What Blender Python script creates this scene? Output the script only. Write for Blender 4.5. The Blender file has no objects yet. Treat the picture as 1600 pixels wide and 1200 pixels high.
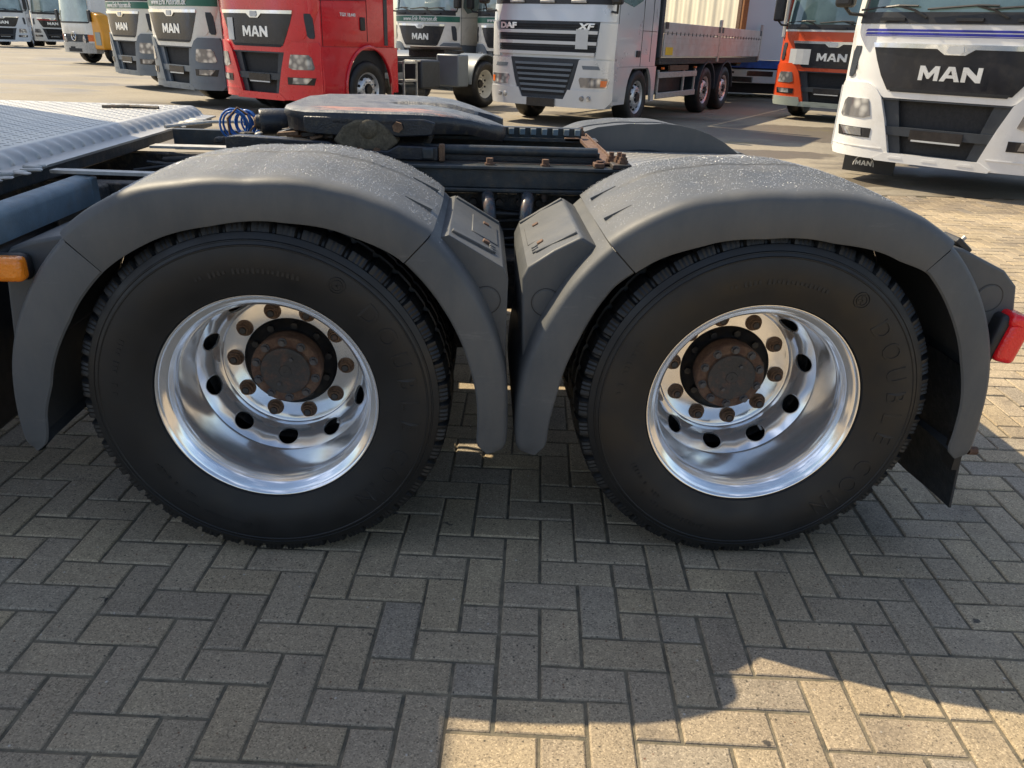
import bpy, bmesh, math, random
from math import sin, cos, pi, radians, atan2, hypot, floor
from mathutils import Matrix, Vector
import numpy as np
random.seed(7)
scene = bpy.context.scene
COL = scene.collection

# ------------------------------------------------------------------ camera
cam_d = bpy.data.cameras.new('camera')
cam = bpy.data.objects.new('camera', cam_d)
COL.objects.link(cam)
scene.camera = cam
F_PX, PITCH, ROLL, YAW = 1206.87, 0.4202, 0.0342, -0.0488
CAM = Vector((0.6147, -1.9286, 1.4172))
def cam_ray(a, b):
    a, b = cos(ROLL)*a + sin(ROLL)*b, -sin(ROLL)*a + cos(ROLL)*b
    y = cos(PITCH) - sin(PITCH)*b
    z = -sin(PITCH) - cos(PITCH)*b
    return Vector((cos(YAW)*a - sin(YAW)*y, sin(YAW)*a + cos(YAW)*y, z))
fw = cam_ray(0, 0)
rt = (cam_ray(1, 0) - fw).normalized()
up = (fw - cam_ray(0, 1)).normalized()
fw.normalize()
cam.matrix_world = Matrix(((rt.x, up.x, -fw.x, CAM.x), (rt.y, up.y, -fw.y, CAM.y), (rt.z, up.z, -fw.z, CAM.z), (0, 0, 0, 1)))
cam_d.sensor_width = 36
cam_d.lens = 36*F_PX/1600
cam_d.clip_start = 0.05
cam_d.clip_end = 1500

# ------------------------------------------------------------------ light
SUN_K = Vector((-0.77, 0.575, 1.0)).normalized()      # towards the sun
sun_d = bpy.data.lights.new('sun', 'SUN')
sun_d.energy = 3.6
sun_d.angle = radians(0.5)
sun_d.color = (1.0, 0.85, 0.61)
sun = bpy.data.objects.new('sun', sun_d)
COL.objects.link(sun)
sun.location = (-20, 15, 26)
sun.rotation_euler = SUN_K.to_track_quat('Z', 'Y').to_euler()
W = bpy.data.worlds.new('World')
scene.world = W
W.use_nodes = True
wn, wl = W.node_tree.nodes, W.node_tree.links
wn.clear()
wo = wn.new('ShaderNodeOutputWorld'); bg = wn.new('ShaderNodeBackground')
sky = wn.new('ShaderNodeTexSky')
sky.sky_type = 'NISHITA'
sky.sun_disc = False
sky.sun_elevation = math.asin(SUN_K.z)
sky.sun_rotation = atan2(SUN_K.x, SUN_K.y)
sky.dust_density = 1.2
bg.inputs['Strength'].default_value = 0.08
tc = wn.new('ShaderNodeTexCoord'); mp = wn.new('ShaderNodeMapping')
mp.inputs['Scale'].default_value = (1, 1, 2.6)
nz = wn.new('ShaderNodeTexNoise'); nz.inputs['Scale'].default_value = 2.3; nz.inputs['Detail'].default_value = 9; nz.inputs['Roughness'].default_value = .58
cr = wn.new('ShaderNodeValToRGB'); cr.color_ramp.elements[0].position = .53; cr.color_ramp.elements[1].position = .66
mx = wn.new('ShaderNodeMix'); mx.data_type = 'RGBA'
mx.inputs['B'].default_value = (6.2, 6.9, 8.6, 1)
wl.new(tc.outputs['Generated'], mp.inputs['Vector']); wl.new(mp.outputs[0], nz.inputs['Vector']); wl.new(nz.outputs['Fac'], cr.inputs['Fac'])
wl.new(cr.outputs['Color'], mx.inputs['Factor']); wl.new(sky.outputs[0], mx.inputs['A']); wl.new(mx.outputs['Result'], bg.inputs['Color'])
wl.new(bg.outputs[0], wo.inputs[0])
scene.view_settings.view_transform = 'Standard'
scene.view_settings.look = 'None'
scene.view_settings.gamma = 1
scene.view_settings.exposure = 1.1
scene.view_settings.use_curve_mapping = False

# ------------------------------------------------------------------ materials
def new_mat(name):
    m = bpy.data.materials.new(name); m.use_nodes = True
    nt = m.node_tree; b = nt.nodes['Principled BSDF']
    return m, nt, b
def node(nt, t, **kw):
    n = nt.nodes.new(t)
    for k, v in kw.items():
        if k.startswith('i_'): n.inputs[k[2:].replace('_', ' ')].default_value = v
        else: setattr(n, k, v)
    return n
def ramp(nt, src, stops, interp='LINEAR'):
    r = nt.nodes.new('ShaderNodeValToRGB'); r.color_ramp.interpolation = interp
    e = r.color_ramp.elements
    while len(e) < len(stops): e.new(.5)
    for k, (p, c) in enumerate(stops):
        e[k].position = p; e[k].color = (c, c, c, 1) if not hasattr(c, '__len__') else (*c, 1)
    nt.links.new(src, r.inputs['Fac'])
    return r.outputs['Color']
def noise(nt, scale, detail=4, rough=.55, vec=None, stretch=None):
    n = node(nt, 'ShaderNodeTexNoise'); n.inputs['Scale'].default_value = scale; n.inputs['Detail'].default_value = detail; n.inputs['Roughness'].default_value = rough
    if vec is None: vec = pos(nt)
    if stretch:
        mp = nt.nodes.new('ShaderNodeMapping'); mp.inputs['Scale'].default_value = stretch
        nt.links.new(vec, mp.inputs['Vector']); vec = mp.outputs[0]
    nt.links.new(vec, n.inputs['Vector'])
    return n.outputs['Fac']
def pos(nt):
    for n in nt.nodes:
        if n.bl_idname == 'ShaderNodeNewGeometry': return n.outputs['Position']
    return nt.nodes.new('ShaderNodeNewGeometry').outputs['Position']
def mixc(nt, fac, a, b, mode='MIX'):
    m = nt.nodes.new('ShaderNodeMix'); m.data_type = 'RGBA'; m.blend_type = mode
    for key, v in (('Factor', fac), ('A', a), ('B', b)):
        if hasattr(v, 'is_output') or isinstance(v, bpy.types.NodeSocket): nt.links.new(v, m.inputs[key])
        else: m.inputs[key].default_value = v if key == 'Factor' else (*v, 1)
    return m.outputs['Result']
def bump(nt, b, h, dist, strength=1.0, prev=None):
    n = nt.nodes.new('ShaderNodeBump'); n.inputs['Distance'].default_value = dist; n.inputs['Strength'].default_value = strength
    nt.links.new(h, n.inputs['Height'])
    if prev is not None: nt.links.new(prev, n.inputs['Normal'])
    nt.links.new(n.outputs[0], b.inputs['Normal'])
    return n.outputs[0]
def simple(name, col, rough=.5, metal=0.0, var=.12, scale=6, bumpd=0, coat=0, dirt=None, dirt_amt=.5, bscale=None):
    m, nt, b = new_mat(name)
    n1 = noise(nt, scale, 5)
    dark = tuple(c*(1-var) for c in col); lite = tuple(min(1, c*(1+var)) for c in col)
    c = mixc(nt, ramp(nt, n1, [(.3, 0), (.7, 1)]), dark, lite)
    if dirt:
        d = ramp(nt, noise(nt, scale*1.7, 8, .65), [(.48, 0), (.7, dirt_amt)])
        c = mixc(nt, d, c, dirt)
    nt.links.new(c, b.inputs['Base Color'])
    b.inputs['Metallic'].default_value = metal
    r = ramp(nt, noise(nt, scale*2.3, 5), [(.25, max(0, rough-.1)), (.75, min(1, rough+.12))])
    nt.links.new(r, b.inputs['Roughness'])
    if coat: b.inputs['Coat Weight'].default_value = coat; b.inputs['Coat Roughness'].default_value = .06
    if bumpd: bump(nt, b, noise(nt, bscale or 260, 3), bumpd)
    return m

def dark_patches(nt, items):
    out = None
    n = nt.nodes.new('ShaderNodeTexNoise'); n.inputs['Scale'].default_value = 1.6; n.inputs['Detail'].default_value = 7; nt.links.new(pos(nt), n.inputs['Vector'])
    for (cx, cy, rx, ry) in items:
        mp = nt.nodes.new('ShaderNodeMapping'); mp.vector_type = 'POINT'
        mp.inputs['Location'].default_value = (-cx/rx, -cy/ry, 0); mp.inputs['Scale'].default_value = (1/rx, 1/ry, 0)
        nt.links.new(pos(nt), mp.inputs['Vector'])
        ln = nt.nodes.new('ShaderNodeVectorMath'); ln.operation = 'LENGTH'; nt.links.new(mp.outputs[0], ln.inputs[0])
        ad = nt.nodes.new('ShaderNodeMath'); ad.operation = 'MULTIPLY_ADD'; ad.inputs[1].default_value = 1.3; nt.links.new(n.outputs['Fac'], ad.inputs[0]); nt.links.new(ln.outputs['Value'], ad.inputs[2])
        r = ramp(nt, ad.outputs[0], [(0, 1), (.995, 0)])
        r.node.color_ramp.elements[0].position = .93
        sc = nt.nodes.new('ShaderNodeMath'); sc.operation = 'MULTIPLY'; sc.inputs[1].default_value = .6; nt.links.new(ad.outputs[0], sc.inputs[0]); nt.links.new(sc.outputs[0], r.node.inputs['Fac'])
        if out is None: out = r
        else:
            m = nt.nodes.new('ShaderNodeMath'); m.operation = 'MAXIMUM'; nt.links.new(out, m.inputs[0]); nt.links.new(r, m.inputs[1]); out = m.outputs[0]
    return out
PATCHES = [(6.4, 5.9, 1.9, .55), (5.0, 7.2, .8, .35), (6.9, 12.6, 2.6, 1.5), (4.3, 9.6, 1.6, .5), (9.3, 10.2, 1.7, .9), (2.2, 10.2, 1.3, .4), (-3.4, 9.2, 1.5, .35), (-6.5, 12.5, 2.2, .5), (-12, 20, 4, .8)]  # damp ground by the white truck, plain darker ellipses elsewhere
def brick_mat(name, per_object):
    m, nt, b = new_mat(name)
    if per_object:
        oi = nt.nodes.new('ShaderNodeObjectInfo'); rnd = oi.outputs['Random']
    else:
        at = nt.nodes.new('ShaderNodeAttribute'); at.attribute_name = 'rnd'; rnd = at.outputs['Fac']
    base = ramp(nt, rnd, [(0, (.35, .285, .20)), (.25, (.43, .34, .215)), (.5, (.40, .325, .225)), (.75, (.46, .365, .23)), (1, (.335, .285, .215))])
    big = ramp(nt, noise(nt, 1.7, 4), [(.3, .82), (.7, 1.12)])
    base = mixc(nt, 1.0, base, big, 'MULTIPLY')
    v = node(nt, 'ShaderNodeTexVoronoi'); v.inputs['Scale'].default_value = 300; nt.links.new(pos(nt), v.inputs['Vector'])
    sep = nt.nodes.new('ShaderNodeSeparateColor'); nt.links.new(v.outputs['Color'], sep.inputs[0])
    grain = ramp(nt, sep.outputs[0], [(0, .42), (.12, .74), (.5, .98), (.86, 1.15), (1, 1.6)])
    base = mixc(nt, .85, base, grain, 'MULTIPLY')
    v2 = node(nt, 'ShaderNodeTexVoronoi'); v2.inputs['Scale'].default_value = 95; nt.links.new(pos(nt), v2.inputs['Vector'])
    sp = nt.nodes.new('ShaderNodeSeparateColor'); nt.links.new(v2.outputs['Color'], sp.inputs[0])
    pit = ramp(nt, v2.outputs['Distance'], [(.10, 1), (.38, 0)])
    sel = ramp(nt, sp.outputs[0], [(.88, 0), (.92, .9)], 'LINEAR')
    f = mixc(nt, 1.0, pit, sel, 'MULTIPLY')
    tint = ramp(nt, sp.outputs[1], [(0, (.03, .03, .028)), (.55, (.14, .05, .025)), (.75, (.10, .085, .06)), (.9, (.62, .58, .5))], 'CONSTANT')
    base = mixc(nt, f, base, tint)
    st = ramp(nt, noise(nt, 5.5, 9, .7), [(.56, 0), (.72, .42)])
    base = mixc(nt, st, base, (.12, .10, .08))
    v3 = node(nt, 'ShaderNodeTexVoronoi'); v3.inputs['Scale'].default_value = 5.5
    wv = nt.nodes.new('ShaderNodeMix'); wv.data_type = 'RGBA'; wv.blend_type = 'LINEAR_LIGHT'; wv.inputs['Factor'].default_value = .025
    nz_ = node(nt, 'ShaderNodeTexNoise'); nz_.inputs['Scale'].default_value = 45; nt.links.new(pos(nt), nz_.inputs['Vector'])
    nt.links.new(pos(nt), wv.inputs['A']); nt.links.new(nz_.outputs['Color'], wv.inputs['B']); nt.links.new(wv.outputs['Result'], v3.inputs['Vector'])
    s3 = nt.nodes.new('ShaderNodeSeparateColor'); nt.links.new(v3.outputs['Color'], s3.inputs[0])
    spot = mixc(nt, 1.0, ramp(nt, v3.outputs['Distance'], [(.05, 1), (.085, 0)]), ramp(nt, s3.outputs[0], [(.72, 0), (.74, .85)]), 'MULTIPLY')
    base = mixc(nt, spot, base, (.03, .032, .034))
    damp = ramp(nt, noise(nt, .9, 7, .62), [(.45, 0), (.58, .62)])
    damp = mixc(nt, 1.0, damp, mixc(nt, 1.0, dark_patches(nt, PATCHES[:2]), (.85, .85, .85), 'MULTIPLY'), 'LIGHTEN')
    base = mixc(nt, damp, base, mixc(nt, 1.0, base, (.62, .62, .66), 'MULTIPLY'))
    nt.links.new(base, b.inputs['Base Color'])
    nt.links.new(ramp(nt, noise(nt, 3.1, 6), [(.35, .62), (.65, .92)]), b.inputs['Roughness'])
    b.inputs['Specular IOR Level'].default_value = .35
    n = bump(nt, b, sep.outputs[1], .0011, .8)
    bump(nt, b, noise(nt, 38, 5), .004, .6, n)
    return m
M = {}
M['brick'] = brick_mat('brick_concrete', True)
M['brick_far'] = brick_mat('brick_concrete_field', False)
def asphalt_mat():
    m, nt, b = new_mat('asphalt')
    c = mixc(nt, ramp(nt, noise(nt, .35, 6, .6), [(.3, 0), (.7, 1)]), (.215, .19, .15), (.32, .28, .215))
    c = mixc(nt, ramp(nt, noise(nt, 28, 8, .8), [(.32, 0), (.68, 1)]), mixc(nt, 1.0, c, (.62, .62, .62), 'MULTIPLY'), mixc(nt, 1.0, c, (1.25, 1.24, 1.2), 'MULTIPLY'))
    wet_dark = ramp(nt, noise(nt, .21, 7, .62, stretch=(1, 1.8, 1)), [(.53, 0), (.60, 1)])
    wet_dark = mixc(nt, 1.0, wet_dark, dark_patches(nt, PATCHES), 'LIGHTEN')
    c = mixc(nt, wet_dark, c, (.125, .105, .078))
    moss = ramp(nt, noise(nt, .5, 8, .7, stretch=(1, 2.6, 1)), [(.60, 0), (.72, .8)])
    c = mixc(nt, moss, c, (.22, .19, .035))
    orange = ramp(nt, noise(nt, .27, 6, .6, stretch=(1, 4, 1)), [(.64, 0), (.72, .5)])
    c = mixc(nt, orange, c, (.42, .26, .09))
    ln = ramp(nt, noise(nt, 1.2, 10, .72, stretch=(1, 5, 1)), [(.5, 0), (.53, .25), (.56, 0)])
    c = mixc(nt, ln, c, (.09, .08, .065))
    nt.links.new(c, b.inputs['Base Color'])
    r = mixc(nt, wet_dark, (.88, .88, .88), (.5, .5, .5)); nt.links.new(r, b.inputs['Roughness'])
    bump(nt, b, noise(nt, 130, 3), .004, .7)
    return m
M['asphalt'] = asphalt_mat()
M['soil'] = simple('joint_sand', (.17, .145, .10), .9, var=.35, scale=14, dirt=(.06, .062, .05), dirt_amt=.9, bumpd=.003, bscale=300)

def fender_mat():
    m, nt, b = new_mat('grey_fender_plastic')
    c = mixc(nt, ramp(nt, noise(nt, 3.5, 6, .6), [(.35, 0), (.68, 1)]), (.064, .069, .073), (.086, .090, .092))
    g = nt.nodes.new('ShaderNodeNewGeometry'); sx = nt.nodes.new('ShaderNodeSeparateXYZ'); nt.links.new(g.outputs['Normal'], sx.inputs[0])
    dust = ramp(nt, noise(nt, 7, 9, .7, stretch=(1, 1, .35)), [(.42, 0), (.72, .55)])
    scr = ramp(nt, noise(nt, 26, 10, .8, stretch=(.15, 1, 1)), [(.60, 0), (.66, .35)])
    c = mixc(nt, dust, c, (.125, .122, .112))
    c = mixc(nt, scr, c, (.16, .16, .155))
    nt.links.new(c, b.inputs['Base Color'])
    nt.links.new(ramp(nt, noise(nt, 6, 5), [(.3, .44), (.7, .62)]), b.inputs['Roughness'])
    b.inputs['Specular IOR Level'].default_value = .45
    n = bump(nt, b, noise(nt, 900, 2), .0006, .55)
    bump(nt, b, noise(nt, 7, 3), .004, .3, n)
    return m
M['fender'] = fender_mat()
def rubber_mat(name='tyre_rubber', base=.0075):
    m, nt, b = new_mat(name)
    c = mixc(nt, ramp(nt, noise(nt, 5, 8, .6), [(.35, 0), (.7, 1)]), (base*.6, base*.7, base*.85), (base*1.25, base*1.32, base*1.35))
    sp = ramp(nt, noise(nt, 420, 2), [(.70, 0), (.76, .25)])
    c = mixc(nt, sp, c, (.07, .068, .06))
    nt.links.new(c, b.inputs['Base Color'])
    nt.links.new(ramp(nt, noise(nt, 11, 6), [(.3, .40), (.7, .62)]), b.inputs['Roughness'])
    bump(nt, b, noise(nt, 700, 2), .0004, .5)
    return m
M['rubber'] = rubber_mat()
def alu_mat():
    m, nt, b = new_mat('polished_aluminium')
    c = mixc(nt, ramp(nt, noise(nt, 9, 7, .65), [(.4, 0), (.75, 1)]), (.95, .95, .95), (.84, .83, .80))
    spots = ramp(nt, noise(nt, 240, 3), [(.66, 0), (.72, .35)])
    c = mixc(nt, spots, c, (.30, .27, .22))
    nt.links.new(c, b.inputs['Base Color'])
    b.inputs['Metallic'].default_value = .80
    nt.links.new(ramp(nt, noise(nt, 13, 6, .6), [(.3, .10), (.55, .16), (.8, .28)]), b.inputs['Roughness'])
    bump(nt, b, noise(nt, 5, 3), .002, .10)
    return m
M['alu'] = alu_mat()
def rust_mat(name, a, c_, rough=.8, mix_lo=.4, mix_hi=.65):
    m, nt, b = new_mat(name)
    c = mixc(nt, ramp(nt, noise(nt, 34, 9, .68), [(mix_lo, 0), (mix_hi, 1)]), a, c_)
    c = mixc(nt, ramp(nt, noise(nt, 150, 4), [(.35, .0), (.7, .5)]), c, tuple(x*.4 for x in a))
    nt.links.new(c, b.inputs['Base Color'])
    b.inputs['Roughness'].default_value = rough
    bump(nt, b, noise(nt, 160, 5), .0016, .9)
    return m
M['rust'] = rust_mat('rusty_steel', (.105, .052, .032), (.19, .115, .07))
M['rust_orange'] = rust_mat('rust_orange', (.30, .13, .04), (.20, .08, .03))
M['rust_dark'] = rust_mat('rusty_dark_steel', (.05, .045, .04), (.15, .07, .04), .62, .5, .72)
M['nut'] = rust_mat('brown_nut', (.12, .065, .035), (.23, .135, .075))
M['bolt'] = rust_mat('grey_bolt', (.07, .075, .085), (.12, .10, .085), .45)
M['hubblack'] = simple('hub_black_paint', (.012, .012, .013), .4, var=.3, scale=30, dirt=(.05, .035, .02))
M['frame'] = simple('chassis_black_blue', (.022, .030, .036), .42, var=.4, scale=14, dirt=(.10, .075, .05), dirt_amt=.55, bumpd=.001)
M['frame_dirty'] = simple('chassis_dirty', (.03, .03, .03), .75, var=.5, scale=20, dirt=(.12, .09, .06), dirt_amt=.9, bumpd=.004, bscale=120)
M['grease'] = rust_mat('greased_steel', (.014, .018, .026), (.085, .07, .045), .36, .52, .78)
def fifth_mat():
    m, nt, b = new_mat('fifth_wheel_top')
    c = mixc(nt, ramp(nt, noise(nt, 26, 8, .7), [(.40, 0), (.62, 1)]), (.055, .06, .065), (.19, .185, .17))
    sx = nt.nodes.new('ShaderNodeSeparateXYZ'); nt.links.new(pos(nt), sx.inputs[0])
    band = mixc(nt, 1.0, ramp(nt, sx.outputs[1], [(.85, 0), (.87, 1), (1.06, 1), (1.12, 0)]), ramp(nt, sx.outputs[0], [(0, 0), (.09, 1), (.46, 1), (.56, 0)]), 'MULTIPLY')
    st = ramp(nt, noise(nt, 15, 6, .65, stretch=(.35, 1, 1)), [(.42, 0), (.56, .7)])
    f = mixc(nt, 1.0, band, st, 'MULTIPLY')
    c = mixc(nt, f, c, (.55, .20, .10))
    nt.links.new(c, b.inputs['Base Color']); b.inputs['Roughness'].default_value = .36
    b.inputs['Metallic'].default_value = .15
    bump(nt, b, noise(nt, 170, 4), .005, 1.0)
    return m
M['fifth'] = fifth_mat()
def checker_mat():
    m, nt, b = new_mat('checker_plate_aluminium')
    nt.links.new(mixc(nt, ramp(nt, noise(nt, 5, 7), [(.35, 0), (.7, 1)]), (.34, .34, .33), (.44, .42, .38)), b.inputs['Base Color'])
    b.inputs['Metallic'].default_value = .55; b.inputs['Roughness'].default_value = .42
    return m
M['checker'] = checker_mat()
M['bluegrey'] = simple('blue_grey_paint', (.125, .175, .205), .5, var=.2, scale=12, dirt=(.16, .15, .13), dirt_amt=.5, bumpd=.0008)
M['galv'] = simple('grey_galvanised', (.42, .41, .38), .5, .3, var=.2, scale=20, dirt=(.2, .17, .12))
M['tube'] = simple('tube_steel_paint', (.05, .065, .08), .3, .2, var=.35, scale=25, dirt=(.25, .12, .06), dirt_amt=.6)
def lens(name, col, trans=.35):
    m, nt, b = new_mat(name)
    b.inputs['Base Color'].default_value = (*col, 1); b.inputs['Roughness'].default_value = .12
    b.inputs['Transmission Weight'].default_value = trans; b.inputs['Coat Weight'].default_value = .5
    v = node(nt, 'ShaderNodeTexVoronoi'); v.inputs['Scale'].default_value = 160; nt.links.new(pos(nt), v.inputs['Vector'])
    bump(nt, b, v.outputs['Distance'], .002, .6)
    return m
M['red_lens'] = lens('red_lens', (.92, .012, .018), .1)
M['amber_lens'] = lens('amber_lens', (.95, .28, .01), .2)
M['yellow_dot'] = simple('lamp_diode', (.98, .62, .10), .3, var=.05)
M['black_plastic'] = simple('black_plastic', (.018, .018, .019), .45, var=.2, scale=15, bumpd=.0006)
M['flap'] = simple('mudflap_rubber', (.02, .023, .026), .5, var=.35, scale=14, dirt=(.07, .065, .055), bumpd=.003, bscale=60)
def drop_mat():
    m, nt, b = new_mat('water_glint'); b.inputs['Base Color'].default_value = (.86, .88, .9, 1)  # whitish base and reduced transmission paint the sparkle of the drops
    b.inputs['Roughness'].default_value = .09; b.inputs['Transmission Weight'].default_value = .7; b.inputs['Specular IOR Level'].default_value = .8; b.inputs['IOR'].default_value = 1.33
    return m
M['water_glint'] = drop_mat()
M['hose'] = simple('blue_hose', (.02, .13, .42), .35, var=.2)
M['paint_white'] = simple('truck_white_paint', (.74, .73, .70), .28, var=.04, scale=2, coat=.6, dirt=(.5, .46, .38), dirt_amt=.25)
M['paint_cream'] = simple('truck_cream_paint', (.72, .70, .63), .3, var=.04, scale=2, coat=.5, dirt=(.5, .46, .38), dirt_amt=.2)
M['paint_red'] = simple('truck_red_paint', (.66, .012, .022), .28, var=.08, scale=2, coat=.7)
M['paint_orange'] = simple('truck_orange_paint', (.62, .075, .018), .3, var=.08, scale=2, coat=.6)
M['paint_silver'] = simple('truck_silver_paint', (.56, .57, .58), .32, .3, var=.05, scale=1, coat=.5)
M['paint_pale'] = simple('truck_pale_grey_paint', (.64, .66, .66), .35, var=.06, scale=2, coat=.4)
M['paint_slate'] = simple('truck_slate_plastic', (.13, .155, .18), .42, var=.1, scale=3)
M['grey_green'] = simple('bumper_grey_green', (.28, .32, .29), .4, var=.1, scale=3)
M['orange_yellow'] = simple('crane_yellow', (.75, .33, .02), .4, var=.1, scale=3)
M['blackgloss'] = simple('grille_black_gloss', (.018, .018, .022), .16, var=.2, scale=3, dirt=(.06, .055, .05), dirt_amt=.4)
M['darkgrille'] = simple('grille_dark_plastic', (.028, .034, .042), .5, var=.2, scale=5)
M['mesh_dark'] = simple('grille_recess', (.010, .011, .013), .7, var=.3, scale=20)
M['chrome'] = simple('chrome', (.80, .81, .82), .12, 1.0, var=.05)
M['letter_metal'] = simple('letter_metal', (.82, .82, .80), .3, .55, var=.15, scale=2)
M['mud'] = rust_mat('dried_mud_steel', (.085, .070, .045), (.16, .13, .085))
M['chrome_dull'] = simple('wheel_silver', (.62, .62, .62), .35, .7, var=.1, scale=8, dirt=(.25, .22, .18))
M['wheel_white'] = simple('wheel_offwhite', (.55, .54, .48), .45, var=.1, scale=8)
M['glass'] = None
def glass_mat(name, tint):
    m, nt, b = new_mat(name)
    c = mixc(nt, ramp(nt, noise(nt, 1.1, 6, .6), [(.4, 0), (.62, 1)]), tint, tuple(min(1, t*1.8+.02) for t in tint))
    nt.links.new(c, b.inputs['Base Color']); b.inputs['Roughness'].default_value = .04; b.inputs['Specular IOR Level'].default_value = .9
    b.inputs['Coat Weight'].default_value = .6; b.inputs['Coat Roughness'].default_value = .02
    return m
M['glass'] = glass_mat('windscreen_glass', (.05, .085, .085))
M['glass_pale'] = glass_mat('windscreen_glass_pale', (.16, .21, .20))
def headlight_mat():
    m, nt, b = new_mat('headlight_glass')
    v = node(nt, 'ShaderNodeTexVoronoi'); v.inputs['Scale'].default_value = 9; nt.links.new(pos(nt), v.inputs['Vector'])
    c = mixc(nt, ramp(nt, v.outputs['Distance'], [(.2, 0), (.6, 1)]), (.75, .75, .73), (.22, .22, .23))
    nt.links.new(c, b.inputs['Base Color']); b.inputs['Roughness'].default_value = .1; b.inputs['Metallic'].default_value = .5; b.inputs['Coat Weight'].default_value = 1
    return m
M['headlight'] = headlight_mat()
M['green'] = simple('livery_green', (.015, .13, .085), .35, var=.05)
M['text_white'] = simple('lettering_white', (.8, .8, .78), .4, var=.03)
M['text_blue'] = simple('stripe_blue', (.03, .035, .32), .35, var=.03)
M['purple'] = simple('visor_purple', (.14, .05, .30), .3, var=.1)
M['plate'] = simple('plate_white', (.55, .56, .55), .45, var=.06)
M['paper_cyan'] = simple('paper_cyan', (.30, .70, .72), .6, var=.03)
M['paper_green'] = simple('sticker_green', (.02, .42, .16), .5, var=.03)
M['yellow'] = simple('sign_yellow', (.78, .48, .03), .5, var=.08)
M['tarp'] = simple('cream_tarpaulin', (.72, .66, .50), .55, var=.06, scale=1.5)
M['board'] = simple('dropside_board', (.47, .45, .42), .5, .2, var=.14, scale=2.5, dirt=(.42, .27, .22), dirt_amt=.6)
M['boxgrey'] = simple('box_pale_blue', (.46, .50, .53), .5, var=.03, scale=1)
M['blue'] = simple('rail_blue', (.02, .09, .36), .4, var=.3, scale=6)
M['indicator'] = simple('indicator_orange', (.75, .16, .02), .25, var=.1, coat=.5)

# ------------------------------------------------------------------ builders
I4 = Matrix.Identity(4)
class MB:
    def __init__(s): s.v = []; s.f = []
    def add(s, vs, fs):
        o = len(s.v); s.v += [tuple(v) for v in vs]; s.f += [tuple(i+o for i in f) for f in fs]; return s
    def box(s, a, b, rot=None):
        (x0, y0, z0), (x1, y1, z1) = a, b
        c = [(x, y, z) for z in (z0, z1) for y in (y0, y1) for x in (x0, x1)]
        if rot is not None:
            m = Vector(((x0+x1)/2, (y0+y1)/2, (z0+z1)/2)); c = [rot @ (Vector(p)-m) + m for p in c]
        return s.add(c, [(0, 2, 3, 1), (4, 5, 7, 6), (0, 1, 5, 4), (2, 6, 7, 3), (0, 4, 6, 2), (1, 3, 7, 5)])
    def prism(s, poly, y0, y1, axis='y'):
        """poly of (x,z) pairs swept along y (or other axis)"""
        n = len(poly)
        def P(p, t):
            return (p[0], t, p[1]) if axis == 'y' else ((t, p[0], p[1]) if axis == 'x' else (p[0], p[1], t))
        vs = [P(p, y0) for p in poly] + [P(p, y1) for p in poly]
        fs = [tuple(range(n)), tuple(range(2*n-1, n-1, -1))] + [(i, i+n, (i+1) % n+n, (i+1) % n) for i in range(n)]
        return s.add(vs, fs)
    def cyl(s, p0, p1, r0, r1=None, n=16, caps=True):
        r1 = r0 if r1 is None else r1
        p0, p1 = Vector(p0), Vector(p1); d = (p1-p0).normalized()
        a = d.orthogonal().normalized(); b = d.cross(a)
        vs = [p + (a*cos(2*pi*k/n) + b*sin(2*pi*k/n))*r for p, r in ((p0, r0), (p1, r1)) for k in range(n)]
        fs = [(k, (k+1) % n, (k+1) % n+n, k+n) for k in range(n)]
        if caps: fs += [tuple(range(n-1, -1, -1)), tuple(range(n, 2*n))]
        return s.add(vs, fs)
    def tube(s, pts, r, n=8):
        pts = [Vector(p) for p in pts]; vs = []; fs = []
        prev = None
        for i, p in enumerate(pts):
            d = (pts[min(i+1, len(pts)-1)] - pts[max(i-1, 0)]).normalized()
            if prev is None: a = d.orthogonal().normalized()
            else: a = (prev - d*prev.dot(d)).normalized()
            prev = a; b = d.cross(a)
            vs += [p + (a*cos(2*pi*k/n)+b*sin(2*pi*k/n))*r for k in range(n)]
            if i: fs += [((i-1)*n+k, (i-1)*n+(k+1) % n, i*n+(k+1) % n, i*n+k) for k in range(n)]
        fs += [tuple(range(n-1, -1, -1)), tuple(range((len(pts)-1)*n, len(pts)*n))]
        return s.add(vs, fs)
    def lathe(s, prof, n=96, closed=False, a0=0, fn=None):
        """prof of (y, r), axis = y"""
        m = len(prof); vs = []; fs = []
        for k in range(n):
            t = a0 + 2*pi*k/n
            for j, (y, r) in enumerate(prof):
                if fn: y, r = fn(k, j, y, r)
                vs.append((r*cos(t), y, r*sin(t)))
        for k in range(n):
            k2 = (k+1) % n
            for j in range(m if closed else m-1):
                j2 = (j+1) % m
                fs.append((k*m+j, k*m+j2, k2*m+j2, k2*m+j))
        return s.add(vs, fs)
    def build(s, name, mat, parent=None, smooth=None, loc=None, xf=None, bevel=None, seg=2, mats=None):
        me = bpy.data.meshes.new(name)
        vs = s.v if xf is None else [tuple(xf @ Vector(v)) for v in s.v]
        me.from_pydata(vs, [], s.f); 
        bm = bmesh.new(); bm.from_mesh(me); bmesh.ops.recalc_face_normals(bm, faces=bm.faces); bm.to_mesh(me); bm.free()
        if mat is not None: me.materials.append(mat)
        o = bpy.data.objects.new(name, me); COL.objects.link(o)
        if parent is not None: o.parent = parent
        if loc is not None: o.location = loc
        if smooth is not None: shade(me, smooth)
        if bevel:
            b = o.modifiers.new('bevel', 'BEVEL'); b.width = bevel; b.segments = seg; b.limit_method = 'ANGLE'; b.angle_limit = radians(35)
            shade(me, 30)
            b.harden_normals = False
        return o
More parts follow.
